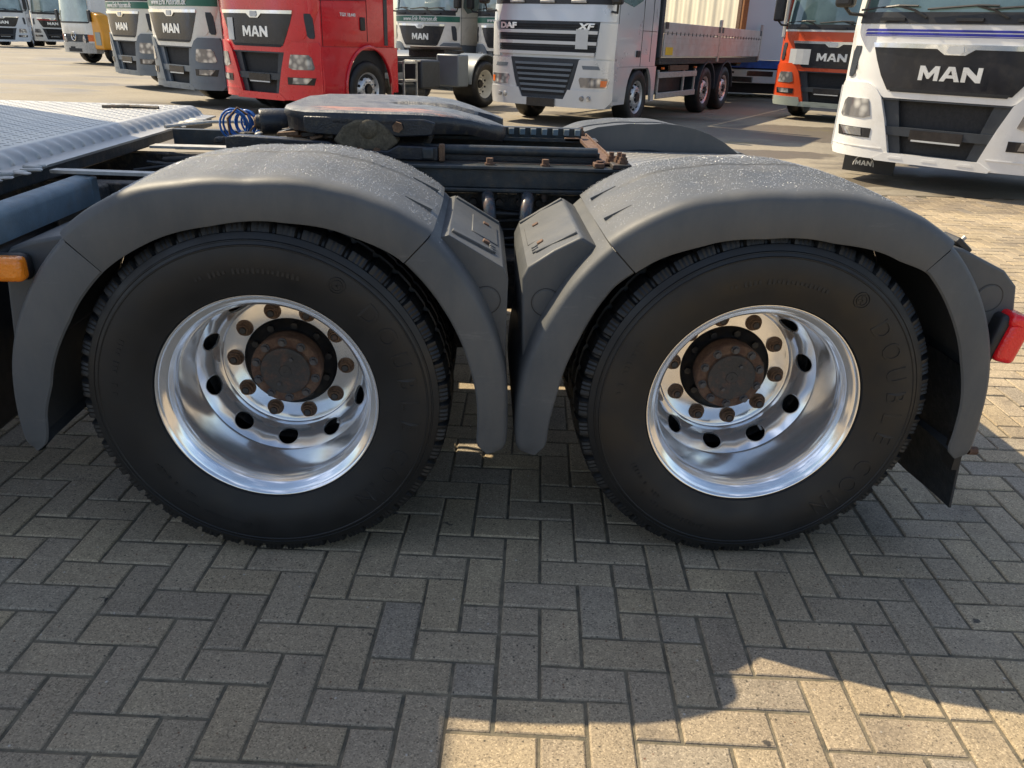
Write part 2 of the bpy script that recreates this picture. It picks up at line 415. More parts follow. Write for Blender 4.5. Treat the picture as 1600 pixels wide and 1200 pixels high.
def shade(me, angle):
    me.polygons.foreach_set('use_smooth', [True]*len(me.polygons))
    bm = bmesh.new(); bm.from_mesh(me); a = radians(angle)
    for e in bm.edges:
        if len(e.link_faces) != 2 or e.calc_face_angle(0) > a: e.smooth = False
    bm.to_mesh(me); bm.free()
def tag(o, label=None, cat=None, group=None, kind=None):
    if label: o['label'] = label
    if cat: o['category'] = cat
    if group: o['group'] = group
    if kind: o['kind'] = kind
    return o
def empty(name, loc=(0, 0, 0), rz=0, label=None, cat=None, group=None):
    o = bpy.data.objects.new(name, None); COL.objects.link(o); o.location = loc; o.rotation_euler = (0, 0, rz); o.empty_display_size = .3
    return tag(o, label, cat, group)
TXT = {}
def text_geo(s, size=1.0, extrude=.01, bold=0.0, res=3, shear=0.0, spacing=1.0, bevel=0):
    """letters in the x/z plane facing -y, centred, as (verts, faces)"""
    key = (s, size, extrude, bold, res, shear, spacing, bevel)
    if key in TXT: return TXT[key]
    c = bpy.data.curves.new('lettering', 'FONT'); c.body = s; c.size = size; c.extrude = extrude; c.offset = bold; c.resolution_u = res
    c.align_x = 'CENTER'; c.align_y = 'CENTER'; c.shear = shear; c.space_character = spacing; c.bevel_depth = bevel
    o = bpy.data.objects.new('lettering', c); COL.objects.link(o)
    dg = bpy.context.evaluated_depsgraph_get(); me = o.evaluated_get(dg).to_mesh()
    vs = [(v.co.x, -v.co.z, v.co.y) for v in me.vertices]; fs = [tuple(p.vertices) for p in me.polygons]
    o.to_mesh_clear(); bpy.data.objects.remove(o); bpy.data.curves.remove(c)
    TXT[key] = (vs, fs); return vs, fs
def interp(tab, x):
    if x <= tab[0][0]: return tab[0][1]
    for (a, u), (b, v) in zip(tab, tab[1:]):
        if x <= b:
            t = (x-a)/(b-a); t = t*t*(3-2*t)*.35 + t*.65
            return u + (v-u)*t
    return tab[-1][1]

# ================================================================== SETTING
g = MB().add([(-600, -600, -.05), (600, -600, -.05), (600, 600, -.05), (-600, 600, -.05)], [(0, 1, 2, 3)])
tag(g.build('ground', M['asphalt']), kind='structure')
PV = (-4.5, 10.5, -4.5, 6.35)
a = MB()
a.add([(-150, PV[3], 0), (150, PV[3], 0), (150, 150, 0), (-150, 150, 0)], [(0, 1, 2, 3)])
a.add([(-150, -60, 0), (150, -60, 0), (150, PV[2], 0), (-150, PV[2], 0)], [(0, 1, 2, 3)])
a.add([(-150, PV[2], 0), (PV[0], PV[2], 0), (PV[0], PV[3], 0), (-150, PV[3], 0)], [(0, 1, 2, 3)])
a.add([(PV[1], PV[2], 0), (150, PV[2], 0), (150, PV[3], 0), (PV[1], PV[3], 0)], [(0, 1, 2, 3)])
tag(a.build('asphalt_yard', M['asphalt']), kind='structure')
bed = MB().add([(PV[0], PV[2], -.006), (PV[1], PV[2], -.006), (PV[1], PV[3], -.006), (PV[0], PV[3], -.006)], [(0, 1, 2, 3)]).build('brick_paving', M['soil'])
tag(bed, kind='structure')
U, BA, BO = .10637, -.0705, Vector((.2331, -.6415))
ex, ey = Vector((cos(BA), sin(BA))), Vector((-sin(BA), cos(BA)))
def brick_geo(w, h):
    """w, h = half sizes; chamfered block"""
    vs = []
    for (ix, z) in ((.0045, 0.0), (.0012, -.0022), (0, -.005), (0, -.022)):
        for sx, sy in ((-1, -1), (1, -1), (1, 1), (-1, 1)): vs.append((sx*(w-ix), sy*(h-ix), z))
    fs = [(0, 1, 2, 3)]
    for l in range(3): fs += [(l*4+k, (l+1)*4+k, (l+1)*4+(k+1) % 4, l*4+(k+1) % 4) for k in range(4)]
    return vs, fs
J = .0039
kinds = {'H': (U-J, U/2-J), 'V': (U/2-J, U-J), 'S': (U/2-J, U/2-J)}
bmesh_data = {}
for k, (w, h) in kinds.items():
    vs, fs = brick_geo(w, h); me = bpy.data.meshes.new('brick_'+k); me.from_pydata(vs, [], fs); me.materials.append(M['brick']); bmesh_data[k] = me
def px_of(p):
    d = Vector(p)-CAM; z = d.dot(fw)
    if z <= .05: return None
    return 800+F_PX*d.dot(rt)/z, 600-F_PX*d.dot(up)/z, z
bricks = []
R = random.Random(3)
fixed_split = {(3, 0, 'V'), (3, 3, 'H'), (7, 4, 'V'), (7, 3, 'H')}
for i in range(-60, 110):
    for j in range(-50, 80):
        r = (i-j) % 4
        if r == 0: kd, cx, cy = 'H', i+1, j+.5
        elif r == 3: kd, cx, cy = 'V', i+.5, j+1
        else: continue
        p = BO + ex*cx*U + ey*cy*U
        if not (PV[0]+.1 < p.x < PV[1]-.1 and PV[2]+.1 < p.y < PV[3]-.02): continue
        if (i, j, kd) in fixed_split or R.random() < .025:
            for s in (-.5, .5):
                q = p + (ex if kd == 'H' else ey)*U*s; bricks.append(('S', q))
        else: bricks.append((kd, p))
scored = []
for n, (kd, p) in enumerate(bricks):
    q = px_of((p.x, p.y, 0))
    s = 0
    if q and -40 < q[0] < 1640 and 0 < q[1] < 1230:
        s = CAM.z/q[2]**3 * (kinds[kd][0]*kinds[kd][1])
        hid = (.15 < p.y < 2.6 and -2 < p.x < 2.05) or (-.02 < p.y < .3 and (-.3 < p.x < .4 or 1.1 < p.x < 1.7))
        if hid: s = 0
    scored.append((s, n))
scored.sort(reverse=True)
near = set(n for s, n in scored[:300] if s > 0)
fv, ff, fr = [], [], []
for n, (kd, p) in enumerate(bricks):
    rz = BA + R.gauss(0, .006); tx, ty = R.gauss(0, .0035), R.gauss(0, .0035)
    px, py, pz = p.x+R.gauss(0, .0008), p.y+R.gauss(0, .0008), R.gauss(0, .0009)-.001
    if n in near:
        o = bpy.data.objects.new('brick', bmesh_data[kd]); COL.objects.link(o); o.parent = bed
        o.location = (px, py, pz); o.rotation_euler = (tx, ty, rz); o.scale = (1+R.uniform(-.012, .006), 1+R.uniform(-.012, .006), 1)
    else:
        vs, fs = brick_geo(*kinds[kd]); m = Matrix.Translation((px, py, pz)) @ Matrix.Rotation(rz, 4, 'Z') @ Matrix.Rotation(tx, 4, 'X') @ Matrix.Rotation(ty, 4, 'Y')
        o0 = len(fv); fv += [tuple(m @ Vector(v)) for v in vs]; ff += [tuple(q+o0 for q in f) for f in fs]; fr += [R.random()]*len(vs)
me = bpy.data.meshes.new('brick_field'); me.from_pydata(fv, [], ff); me.materials.append(M['brick_far'])
at = me.attributes.new('rnd', 'FLOAT', 'POINT'); at.data.foreach_set('value', fr)
o = bpy.data.objects.new('brick_field', me); COL.objects.link(o); o.parent = bed; o['kind'] = 'stuff'

# ================================================================== GENERIC TRUCK CAB (front at local y=0, rear towards +y)
def yf(x, z, sq=5, c=.30):
    lean = max(0, z-1.68)*.11
    return c*(min(abs(x), 1.25)/1.22)**sq + lean
def fpanel(rows, off=0.0, thick=.02, nx=14, c=.30, sq=5):
    """panel following the cab front; rows = [(z, xl, xr)] from top to bottom"""
    mb = MB(); m = len(rows); vs = []
    for side in (0, 1):
        for (z, xl, xr) in rows:
            for k in range(nx+1):
                x = xl+(xr-xl)*k/nx
                vs.append((x, yf(x, z, sq, c)-off+(thick if side else 0), z))
    n = nx+1; fs = []
    N = m*n
    for i in range(m-1):
        for k in range(nx):
            q = (i*n+k, i*n+k+1, (i+1)*n+k+1, (i+1)*n+k)
            fs.append(q); fs.append(tuple(N+t for t in reversed(q)))
    ring = [k for k in range(n)] + [i*n+nx for i in range(1, m)] + [(m-1)*n+k for k in range(nx-1, -1, -1)] + [i*n for i in range(m-2, 0, -1)]
    for a_, b_ in zip(ring, ring[1:]+ring[:1]): fs.append((a_, b_, N+b_, N+a_))
    return mb.add(vs, fs)
def cab_shell(zs, w=1.22, depth=2.2, c=.30, sq=5, y_in=0.0):
    """closed cab body; zs = list of (z, inset)"""
    mb = MB(); ring = None; L = []
    for (z, ins) in zs:
        xs = [(-w+ins) + (2*(w-ins))*k/20 for k in range(21)]
        r = [(x, yf(x*(w/(w-ins)) if ins < .5 else x, z, sq, c)+ins+y_in, z) for x in xs]
        r += [(w-ins, yy, z) for yy in (depth*.35, depth*.7, depth-.06)] + [(w-.06-ins, depth-ins, z), (-w+.06+ins, depth-ins, z)] + [(-w+ins, yy, z) for yy in (depth-.06, depth*.7, depth*.35)]
        L.append(r)
    n = len(L[0]); vs = [p for r in L for p in r]
    fs = [tuple(range(n)), tuple(range((len(L)-1)*n, len(L)*n))]
    for i in range(len(L)-1): fs += [(i*n+k, i*n+(k+1) % n, (i+1)*n+(k+1) % n, (i+1)*n+k) for k in range(n)]
    return mb.add(vs, fs)
def side_panel(x, y0, y1, ztop, zbot, arch=None, thick=.05, n=40):
    """side skirt at x with wheel arch (yc, zc, r)"""
    sgn = 1 if x > 0 else -1
    vs = []; fs = []
    for side in (0, 1):
        for k in range(n+1):
            y = y0+(y1-y0)*k/n; zb = zbot
            if arch and abs(y-arch[0]) < arch[2]: zb = max(zb, arch[1]+math.sqrt(arch[2]**2-(y-arch[0])**2))
            vs += [(x-sgn*side*thick, y, ztop), (x-sgn*side*thick, y, min(zb, ztop-.02))]
    N = 2*(n+1)
    for k in range(n):
        a_, b_, c_, d_ = 2*k, 2*k+1, 2*k+3, 2*k+2
        fs += [(a_, b_, c_, d_), (N+d_, N+c_, N+b_, N+a_), (b_, N+b_, N+c_, c_), (a_, d_, N+d_, N+a_)]
    fs += [(0, N, N+1, 1), (2*n, 2*n+1, N+2*n+1, N+2*n)]
    return MB().add(vs, fs)
TY_PROF = [(.0, .288), (-.012, .31), (-.028, .36), (-.030, .40), (-.018, .45), (.0, .474), (.03, .486), (.14, .49), (.25, .486), (.28, .474), (.298, .45), (.31, .40), (.308, .36), (.29, .31), (.28, .288)]
def small_wheel(parent, x, y, side, rim='chrome_dull', R_=.49, deep=False, xf=None, width=1.0):
    """background wheel: tyre mesh (part) > rim, hub.  side=+1: outer face towards +x"""
    s = R_/.49
    T = Matrix.Translation((x, y, R_)) @ Matrix.Rotation(pi/2 if side > 0 else -pi/2, 4, 'Z')
    if xf is not None: T = xf @ T
    def gro(k, j, yy, r): return (yy*width, (r-(.008 if (4 <= j <= 10 and k % 3 == 0) else 0))*s)
    t = MB().lathe(TY_PROF, 60, fn=gro).build('wheel', M['rubber'], parent, smooth=35, xf=T)
    if deep: prof = [(-.002, .29), (.004, .278), (.02, .262), (.10, .235), (.15, .21), (.16, .19), (.155, .10), (.15, .09)]
    else: prof = [(-.002, .29), (.004, .278), (.02, .262), (.05, .25), (.055, .225), (.01, .19), (-.005, .17), (-.005, .10)]
    MB().lathe([(a_, b_*s) for a_, b_ in prof], 48).build('rim', M[rim], t, smooth=40, xf=T)
    h = MB()
    yh = .15 if deep else -.005
    h.cyl((0, yh+.03, 0), (0, yh-.035, 0), .085*s, .075*s, 20)
    h.build('hub', M['hubblack'], t, smooth=30, xf=T)
    nn = MB()
    for k in range(10):
        q = 2*pi*k/10; nn.cyl((.135*s*cos(q), yh, .135*s*sin(q)), (.135*s*cos(q), yh-.03, .135*s*sin(q)), .014, .012, 6)
    nn.build('wheel_nuts', M['chrome_dull'], t, xf=T)['kind'] = 'stuff'
    hh = MB()
    for k in range(10):
        q = 2*pi*(k+.5)/10; rr = .213*s
        yq = (.147 if deep else .028)
        hh.cyl((rr*cos(q), yq+.02, rr*sin(q)), (rr*cos(q), yq-.012, rr*sin(q)), .024*s, .024*s, 12)
    hh.build('vent_holes', M['mesh_dark'], t, xf=T)['kind'] = 'stuff'
    return t
def letters(parent, s, x, z, size, mat, extr=.012, bold=.012, off=.0, xf=None, shear=0, spacing=1.0, sx=1.0, name='lettering', c=.30, sq=5, bevel=0):
    vs, fs = text_geo(s, size, extr, bold, 3, shear, spacing, bevel)
    vv = [(x+v[0]*sx, yf(x+v[0]*sx, z+v[2], sq, c)-off+v[1]-extr, z+v[2]) for v in vs]
    return MB().add(vv, fs).build(name, mat, parent, xf=xf)
def man_letters(P, x0, z0, h, off, xf=None, mat='letter_metal', ysurf=None, flat=None, sx=1.12, name='maker_letter', thick=.012):
    Mp = [(0, 0), (0, 1), (.30, 1), (.625, .50), (.95, 1), (1.25, 1), (1.25, 0), (.98, 0), (.98, .58), (.69, .12), (.56, .12), (.27, .58), (.27, 0)]
    Ap = [(0, 0), (.43, 1), (.82, 1), (1.25, 0), (.94, 0), (.85, .22), (.6255, .22), (.6255, .43), (.76, .43), (.625, .76), (.49, .43), (.6245, .43), (.6245, .22), (.40, .22), (.31, 0)]
    Np = [(0, 0), (0, 1), (.28, 1), (.90, .44), (.90, 1), (1.18, 1), (1.18, 0), (.90, 0), (.28, .56), (.28, 0)]
    x = x0 - 1.98*h*sx
    for poly, w in ((Mp, 1.35), (Ap, 1.33), (Np, 1.2)):
        mb = MB()
        pts = [(x+a*h*sx, z0+(b-.5)*h) for a, b in poly]
        n = len(pts); ys = (lambda xx, zz: yf(xx, zz)) if flat is None else (lambda xx, zz: flat)
        vs = [(a, ys(a, b)-off-thick, b) for a, b in pts] + [(a, ys(a, b)-off+.004, b) for a, b in pts]
        fs = [tuple(range(n))] + [(i, i+n, (i+1) % n+n, (i+1) % n) for i in range(n)]
        mb.add(vs, fs).build(name, M[mat], P, xf=xf)
        x += w*h*sx
def man_cab(P, upper, lower, skid=None, xf=None, stripe=None, text=None, plates=(), glass='glass', depth=2.2, H=3.5, topcol=None, zs=1.0):
    xw = xf; xf = (xf or I4) @ Matrix.Diagonal((1, 1, zs, 1)); H = H/zs
    up_m, lo_m = M[upper], M[lower]; sk = M[skid or lower]
    B = lambda mb, n, m, **k: mb.build(n, m, P, xf=xf, **k)
    body = B(cab_shell([(.98, .03), (1.02, 0), (1.62, 0), (1.70, .0), (2.2, .01), (2.9, .02), (H-.15, .05), (H-.03, .12), (H, .3)], depth=depth), 'cab_body', M[topcol] if topcol else up_m, smooth=35)
    B(fpanel([(1.655, -1.215, 1.215), (1.5, -1.218, 1.218), (1.3, -1.15, 1.15), (1.12, -1.02, 1.02), (.985, -.74, .74), (.93, -.64, .64)], .012, .05, 24), 'front_flap', up_m, smooth=50)
    B(fpanel([(1.43, -.86, .86), (1.30, -.80, .80), (1.15, -.72, .72), (1.01, -.62, .62)], .017, .012, 16), 'grille_panel', M['blackgloss'], smooth=50)
    B(fpanel([(1.03, -.60, .60), (.995, -.58, .58)], .022, .01), 'grille_slot', M['mesh_dark'])
    ch = fpanel([(1.475, -.875, .875), (1.43, -.86, .86)], .034, .02, 16)
    ch.add(*(lambda f: (f.v, f.f))(fpanel([(1.44, -.20, .20), (1.375, -.10, .10)], .036, .02, 4)))
    chrome = B(ch, 'chrome_trim', M['chrome'], smooth=40)
    B(fpanel([(1.46, -.07, .07), (1.41, -.085, .085), (1.385, -.06, .06)], .048, .012, 4), 'emblem', M['plate'])
    man_letters(P, 0, 1.195, .142, .017, xf)
    for s in (-1, 1):
        def mir(rows): return rows if s > 0 else [(z, -xr, -xl) for z, xl, xr in rows]
        pod = B(fpanel(mir([(1.07, .84, 1.20), (1.02, .74, 1.225), (.93, .66, 1.235), (.70, .57, 1.245), (.52, .51, 1.25), (.36, .46, 1.24), (.285, .50, 1.18)]), .035, .30, 10), 'bumper_corner', lo_m, smooth=35, bevel=None)
        hl = B(fpanel(mir([(.905, .80, 1.08), (.87, .78, 1.12), (.73, .74, 1.15), (.705, .82, 1.13)]), .045, .03, 6), 'headlight', M['headlight'], smooth=30)
        B(fpanel(mir([(.60, .70, 1.16), (.50, .70, 1.13)]), .042, .02, 6), 'fog_light_housing', M['blackgloss'])
        B(fpanel(mir([(.595, .82, 1.12), (.515, .80, 1.04)]), .050, .02, 6), 'fog_light', M['headlight'])
        B(fpanel(mir([(.405, .54, 1.23), (.395, .54, 1.23)]), .042, .02, 6), 'bumper_seam', lo_m)
        B(fpanel(mir([(1.44, 1.04, 1.12), (1.38, 1.04, 1.15), (1.15, 1.07, 1.16), (1.12, 1.10, 1.15)]), .018, .012, 4), 'corner_vent', M['darkgrille'])
        # mirror
        mm = MB().box((s*1.30-.09, -.02, 1.82), (s*1.30+.11, .14, 2.45)); B(mm, 'mirror', M['black_plastic'], bevel=.04, seg=3)
        ar = MB().tube([(s*1.12, .20, 1.75), (s*1.24, .12, 1.76), (s*1.30, .08, 1.83)], .018, 6); B(ar, 'mirror_arm', M['black_plastic'], smooth=40)
    # lower grille: frame, recess, cross bar
    B(fpanel([(.96, -.67, .67), (.36, -.49, .49)], -.08, .03, 10), 'grille_recess', M['mesh_dark'])
    for s in (-1, 1):
        rr = [(.95, .49, .70), (.36, .34, .52)]; rr = rr if s > 0 else [(z, -b_, -a_) for z, a_, b_ in rr]
        B(fpanel(rr, -.02, .05, 3), 'grille_cheek', lo_m if lower == 'paint_slate' else M['darkgrille'])
    B(fpanel([(.965, -.68, .68), (.91, -.66, .66)], .01, .06, 10), 'grille_top_lip', M['darkgrille'])
    B(fpanel([(.64, -.58, .58), (.55, -.55, .55)], .012, .05, 10), 'grille_bar', M['darkgrille'] if lower != 'paint_slate' else lo_m)
    B(fpanel([(.625, -.27, .27), (.52, -.27, .27)], .028, .012, 3), 'number_plate_holder', M['blackgloss'])
    B(fpanel([(.525, -.24, .26), (.508, -.24, .26)], .034, .012, 3), 'plate_edge', M['plate'])
    B(fpanel([(.365, -.49, .49), (.30, -.61, .61), (.272, -.59, .59)], .042, .10, 10), 'skid_plate', sk, smooth=30)
    for q in (-.36, 0, .36): B(fpanel([(.335, q-.06, q+.06), (.31, q-.08, q+.08)], .046, .01, 2), 'skid_rib', sk)
    # windscreen etc
    ws = B(fpanel([(2.75, -1.02, 1.02), (2.2, -1.08, 1.08), (1.76, -1.13, 1.13)], .006, .02, 20), 'windscreen', M[glass], smooth=50)
    B(fpanel([(1.775, -1.12, 1.12), (1.665, -1.13, 1.13)], .016, .03, 20), 'wiper_cowl', M['black_plastic'], smooth=50)
    for q in (-.72, .05, .62):
        wp = MB()
        f = lambda x, z: (x, yf(x, z)-.045, z)
        wp.tube([f(q+.36, 1.72), f(q+.22, 1.79), f(q+.05, 1.83)], .012, 5); wp.tube([f(q-.42, 1.80), f(q+.05, 1.835), f(q+.25, 1.83)], .011, 5)
        wp.box((q-.12, yf(q, 1.70)-.05, 1.69), (q+.14, yf(q, 1.70)-.01, 1.72))
        B(wp, 'wiper', M['black_plastic'])
    if stripe == 'green':
        st = B(fpanel([(1.645, -1.216, 1.216), (1.525, -1.216, 1.216)], .020, .012, 24), 'livery_stripe', M['green'], smooth=50)
    if text: letters(P, text, -.02, 1.585, .135, M['text_white'], .004, .001, .021, xf=xf, shear=.3, sx=1.05, name='livery_lettering')
    if stripe == 'blue':
        for z, hw in ((1.600, .011), (1.566, .012), (1.545, .003)):
            B(fpanel([(z+hw, -1.0, 1.1), (z-hw, -1.02, 1.1)], .016, .006, 24), 'livery_stripe', M['text_blue'], smooth=50)
    if stripe == 'top': B(fpanel([(1.68, -1.216, 1.216), (1.645, -1.216, 1.216)], .020, .012, 24), 'livery_stripe', M['paint_cream'], smooth=50)
    for (x0, x1, z0, z1) in plates: B(fpanel([(z1, x0, x1), (z0, x0, x1)], .032, .008, 3), 'sign_plate', M['plate'])
    # sides
    for s in (-1, 1):
        x = s*1.235
        sp_ = B(side_panel(x, .26, 2.2, 1.02, .36, (1.42, .50/zs, .60)), 'side_skirt', up_m if lower in ('paint_slate',) and False else lo_m, smooth=30)
        ar = MB()
        pts = [(s*1.25, 1.42-.60*cos(t), .50/zs+.60*sin(t)) for t in [pi*k/16 for k in range(-1, 18)]]
        ar.tube(pts, .025, 6); B(ar, 'wheel_arch_lip', lo_m, smooth=50)
        wi = MB().prism([(.42, 1.85), (.55, 2.75), (1.25, 2.75), (1.32, 1.95), (1.0, 1.78), (.6, 1.72)], s*1.218, s*1.224, 'x'); B(wi, 'side_window', M[glass])
        se = MB()
        for (ya, za, yb, zb) in ((.33, 1.02, .36, 2.9), (1.42, 1.1, 1.42, 2.9), (.33, 1.02, 2.1, 1.02), (.30, 1.62, 1.42, 1.66)):
            se.tube([(s*1.221, ya, za), (s*1.221, yb, zb)], .006, 4)
        B(se, 'door_seam', M['mesh_dark'])
        B(MB().box((s*1.205 if s > 0 else s*1.25, 1.24, 1.25), (s*1.25 if s > 0 else s*1.205, 1.36, 1.43)), 'door_handle', M['black_plastic'], bevel=.015)
        B(MB().box((min(s*1.21, s*1.232), 1.86, 1.05), (max(s*1.21, s*1.232), 1.95, 3.0)), 'side_strip', M['darkgrille'])
        B(MB().box((min(s*.75, s*1.16), 1.0, .56), (max(s*.75, s*1.16), 1.84, .98)), 'wheel_housing', M['mesh_dark'])
        small_wheel(P, s*1.19, 1.42, s, xf=xw)
    B(MB().box((-1.0, .35, .30), (1.0, 2.1, .95)), 'underbody', M['mesh_dark'])
    return body
def chassis(P, y0, y1, axles, zc=.86, fender=True, rim='wheel_white', deep=True, col='paint_slate', xf=None, width=.40):
    B = lambda mb, n, m, **k: mb.build(n, m, P, xf=xf, **k)
    for s in (-1, 1): B(MB().box((s*width-.035, y0, zc-.14), (s*width+.035, y1, zc+.14)), 'chassis_rail', M['frame'])
    cm = MB(); y = y0+.4
    while y < y1: cm.box((-width+.036, y, zc-.09), (width-.036, y+.08, zc+.09)); y += .9
    B(cm, 'crossmembers', M['frame_dirty'])
    for ya in axles:
        for s in (-1, 1): small_wheel(P, s*1.19, ya, s, rim=rim, deep=deep, xf=xf, width=1.9 if deep else 1.0)
        B(MB().cyl((-1, ya, .5), (1, ya, .5), .07, n=10), 'axle', M['frame_dirty'])
        if fender:
            for s in (-1, 1):
                pr = [(ya-.60*cos(t), .5+.60*sin(t)) for t in [pi*k/14 for k in range(0, 15)]] + [(ya-.57*cos(t), .5+.57*sin(t)) for t in [pi*k/14 for k in range(14, -1, -1)]]
                B(MB().prism(pr, s*.62, s*1.235, 'x'), 'wheel_fender', M[col], smooth=30)

# ================================================================== MAIN TRACTOR UNIT
T = empty('tractor_truck', (0, 0, 0), 0, 'grey-fendered tractor unit in the foreground with two rear wheels, polished rims and bare chassis', 'truck')
CX = (.0442, 1.3873); CZ = .4953
def pb(mb, name, mat, parent=T, **k): return mb.build(name, M[mat], parent, **k)

# ---- fenders
RS = [(-14, .668), (0, .655), (20, .652), (45, .648), (55, .634), (65, .618), (72, .606), (90, .583), (104, .593), (116, .615), (134, .634), (150, .642), (175, .662), (194, .678)]
RI_L = [(-14, .580), (-1, .570), (15, .560), (31, .555), (48, .553), (63, .528), (80, .503), (100, .490), (120, .500), (137, .512), (153, .520), (174, .550), (185, .585), (194, .612)]
RI_R = [(-14, .585), (1, .575), (17, .560), (32, .556), (46, .556), (56, .526), (76, .490), (96, .485), (114, .506), (130, .535), (141, .550), (158, .546), (174, .556), (194, .592)]
def sweep(cx, loop, a0, a1, n, y_flip=None):
    """loop(phi)-> list of (y, r)"""
    mb = MB(); vs = []; fs = []; m = None
    for k in range(n+1):
        ph = a0+(a1-a0)*k/n; L = loop(ph); m = len(L); t = radians(ph)
        for (y, r) in L:
            if y_flip is not None: y = y_flip-y
            vs.append((cx+r*cos(t), y, CZ+r*sin(t)))
    for k in range(n):
        for j in range(m): fs.append((k*m+j, k*m+(j+1) % m, (k+1)*m+(j+1) % m, (k+1)*m+j))
    fs += [tuple(range(m)), tuple(range(n*m, (n+1)*m))]
    return mb.add(vs, fs)
def crown(ph, y, rs):
    """height of the outer skin above shoulder"""
    e = 1.0
    if y < .05: return rs + .016*math.sqrt(max(0, 1-((.05-y)/.08)**2))*1.0
    return rs + .016 + .010*sin(pi*min(1, (y-.05)/.57))
def top_loop(RI):
    def L(ph):
        rs, ri = interp(RS, ph), interp(RI, ph)
        out = [(-.034, ri), (-.036, ri+.004), (-.032, rs-.012), (-.028, rs-.002), (-.020, rs+.007), (-.008, rs+.012), (.01, rs+.015)]
        ed = min(1, min(ph-44, 136-ph)/12) if 44 < ph < 136 else 0
        gd = .013*max(0, min(1, (min(ph-52, 128-ph))/6))
        for y in (.05, .12, .20, .28, .335): out.append((y, crown(ph, y, rs)))
        out += [(.343, crown(ph, .34, rs)-gd), (.352, crown(ph, .35, rs)-gd), (.372, crown(ph, .37, rs)-gd*.15)]
        for y in (.44, .52, .585): out.append((y, crown(ph, y, rs)-.001))
        out += [(.612, rs+.010), (.622, rs-.004), (.622, rs-.03), (.615, rs-.03), (.613, rs+.0), (.58, rs+.006), (.3, rs+.010), (.05, rs+.004), (-.012, rs-.004), (-.024, rs-.018), (-.028, ri+.003)]
        return out
    return L
def leg_loop(RI, a_tip):
    def L(ph):
        rs, ri = interp(RS, ph)-.003, interp(RI, ph)
        d = abs(ph-a_tip)
        t = max(0, 1-d/4.0); sh = .030*(1-math.sqrt(max(0, 1-t*t)))     # rounded lower end
        a, b = ri+sh, rs-sh
        return [(-.029, a), (-.033, a+.005), (-.031, b-.014), (-.024, b-.004), (-.012, b+.002), (.06, b+.004), (.33, b+.004), (.618, b+.004), (.618, b-.002), (.06, b-.002), (-.012, b-.005), (-.024, b-.018), (-.026, a+.004)]
    return L
def fender(cx, RI, jl, jr, parent=T, y_flip=None, drops=2600, seed=1, name='fender'):
    f = sweep(cx, top_loop(RI), jr, jl, 64, y_flip).build(name, M['fender'], parent, smooth=38)
    sweep(cx, leg_loop(RI, -13.2), -13.2, jr-.35, 40, y_flip).build('fender_leg', M['fender'], f, smooth=38)
    sweep(cx, leg_loop(RI, 193.2), jl+.35, 193.2, 40, y_flip).build('fender_leg', M['fender'], f, smooth=38)
    # seam overlap strip under the joint
    for jj in (jl, jr):
        def sl(ph):
            rs, ri = interp(RS, ph)-.006, interp(RI, ph)+.004
            return [(-.026, ri), (-.026, rs-.014), (-.008, rs-.004), (.618, rs-.002), (.618, rs-.008), (-.004, rs-.012), (-.020, rs-.02), (-.020, ri)]
        sweep(cx, sl, jj-1.6, jj+1.6, 3, y_flip).build('fender_seam', M['black_plastic'], f)
    # recessed cleats near the two ends of the top
    for ph0, ph1 in ((jr+2, jr+9), (jl-9, jl-2)):
        for y0 in (.14, .40):
            mb = MB(); vs = []
            big = ph0 if ph0 > 90 else ph1
            for (ph, hgt) in ((ph0, .0010), (ph1, .0010)):
                t = radians(ph); w = .012
                for y in (y0-w, y0+w):
                    yy = y if y_flip is None else y_flip-y
                    rr = crown(ph, y, interp(RS, ph))
                    vs += [(cx+(rr-.006)*cos(t), yy, CZ+(rr-.006)*sin(t)), (cx+(rr+(.009 if (ph == ph0) == (ph0 < 90) else .001))*cos(t), yy, CZ+(rr+(.009 if (ph == ph0) == (ph0 < 90) else .001))*sin(t))]
            mb.add(vs, [(0, 1, 3, 2), (4, 6, 7, 5), (1, 5, 7, 3), (0, 2, 6, 4), (0, 4, 5, 1), (2, 3, 7, 6)]).build('fender_cleat', M['fender'], f)
    # rain drops
    rr_ = random.Random(seed); vs = []; fs = []
    for _ in range(drops):
        ph = rr_.uniform(jr+1, jl-1) if rr_.random() < .9 else rr_.uniform(jr-8, jl+8)
        y = rr_.uniform(.0, .60)
        if abs(y-.352) < .014: continue
        t = radians(ph); rs = interp(RS, ph); r0 = crown(ph, max(y, -.028), rs) if jr < ph < jl else rs+.001
        if y < -.028: continue
        R_ = rr_.choice((.0008, .0010, .0012, .0015, .0020)) * rr_.uniform(.8, 1.3)
        nrm = Vector((cos(t), 0 if y > .03 else -.9*(.03-y)/.05, sin(t))).normalized()
        e1 = Vector((-sin(t), 0, cos(t))); e2 = nrm.cross(e1).normalized(); e1 = e2.cross(nrm)
        yy = y if y_flip is None else y_flip-y
        c = Vector((cx+r0*cos(t), yy, CZ+r0*sin(t))) - nrm*.0004
        st = rr_.uniform(.8, 1.5)
        o0 = len(vs)
        for (q, h) in ((1, 0), (.8, .38), (.4, .56)):
            for k in range(7): vs.append(tuple(c + e1*R_*q*cos(k*2*pi/7) + e2*R_*q*st*sin(k*2*pi/7) + nrm*R_*h))
        vs.append(tuple(c + nrm*R_*.6))
        for l in (0, 1): fs += [(o0+l*7+k, o0+l*7+(k+1) % 7, o0+(l+1)*7+(k+1) % 7, o0+(l+1)*7+k) for k in range(7)]
        fs += [(o0+14+k, o0+14+(k+1) % 7, o0+21) for k in range(7)]
    d = MB().add(vs, fs).build('rain_drops', M['water_glint'], f, smooth=80); d['kind'] = 'stuff'
    return f
fender_L = fender(CX[0], RI_L, 135, 46.5, drops=9500, seed=1)
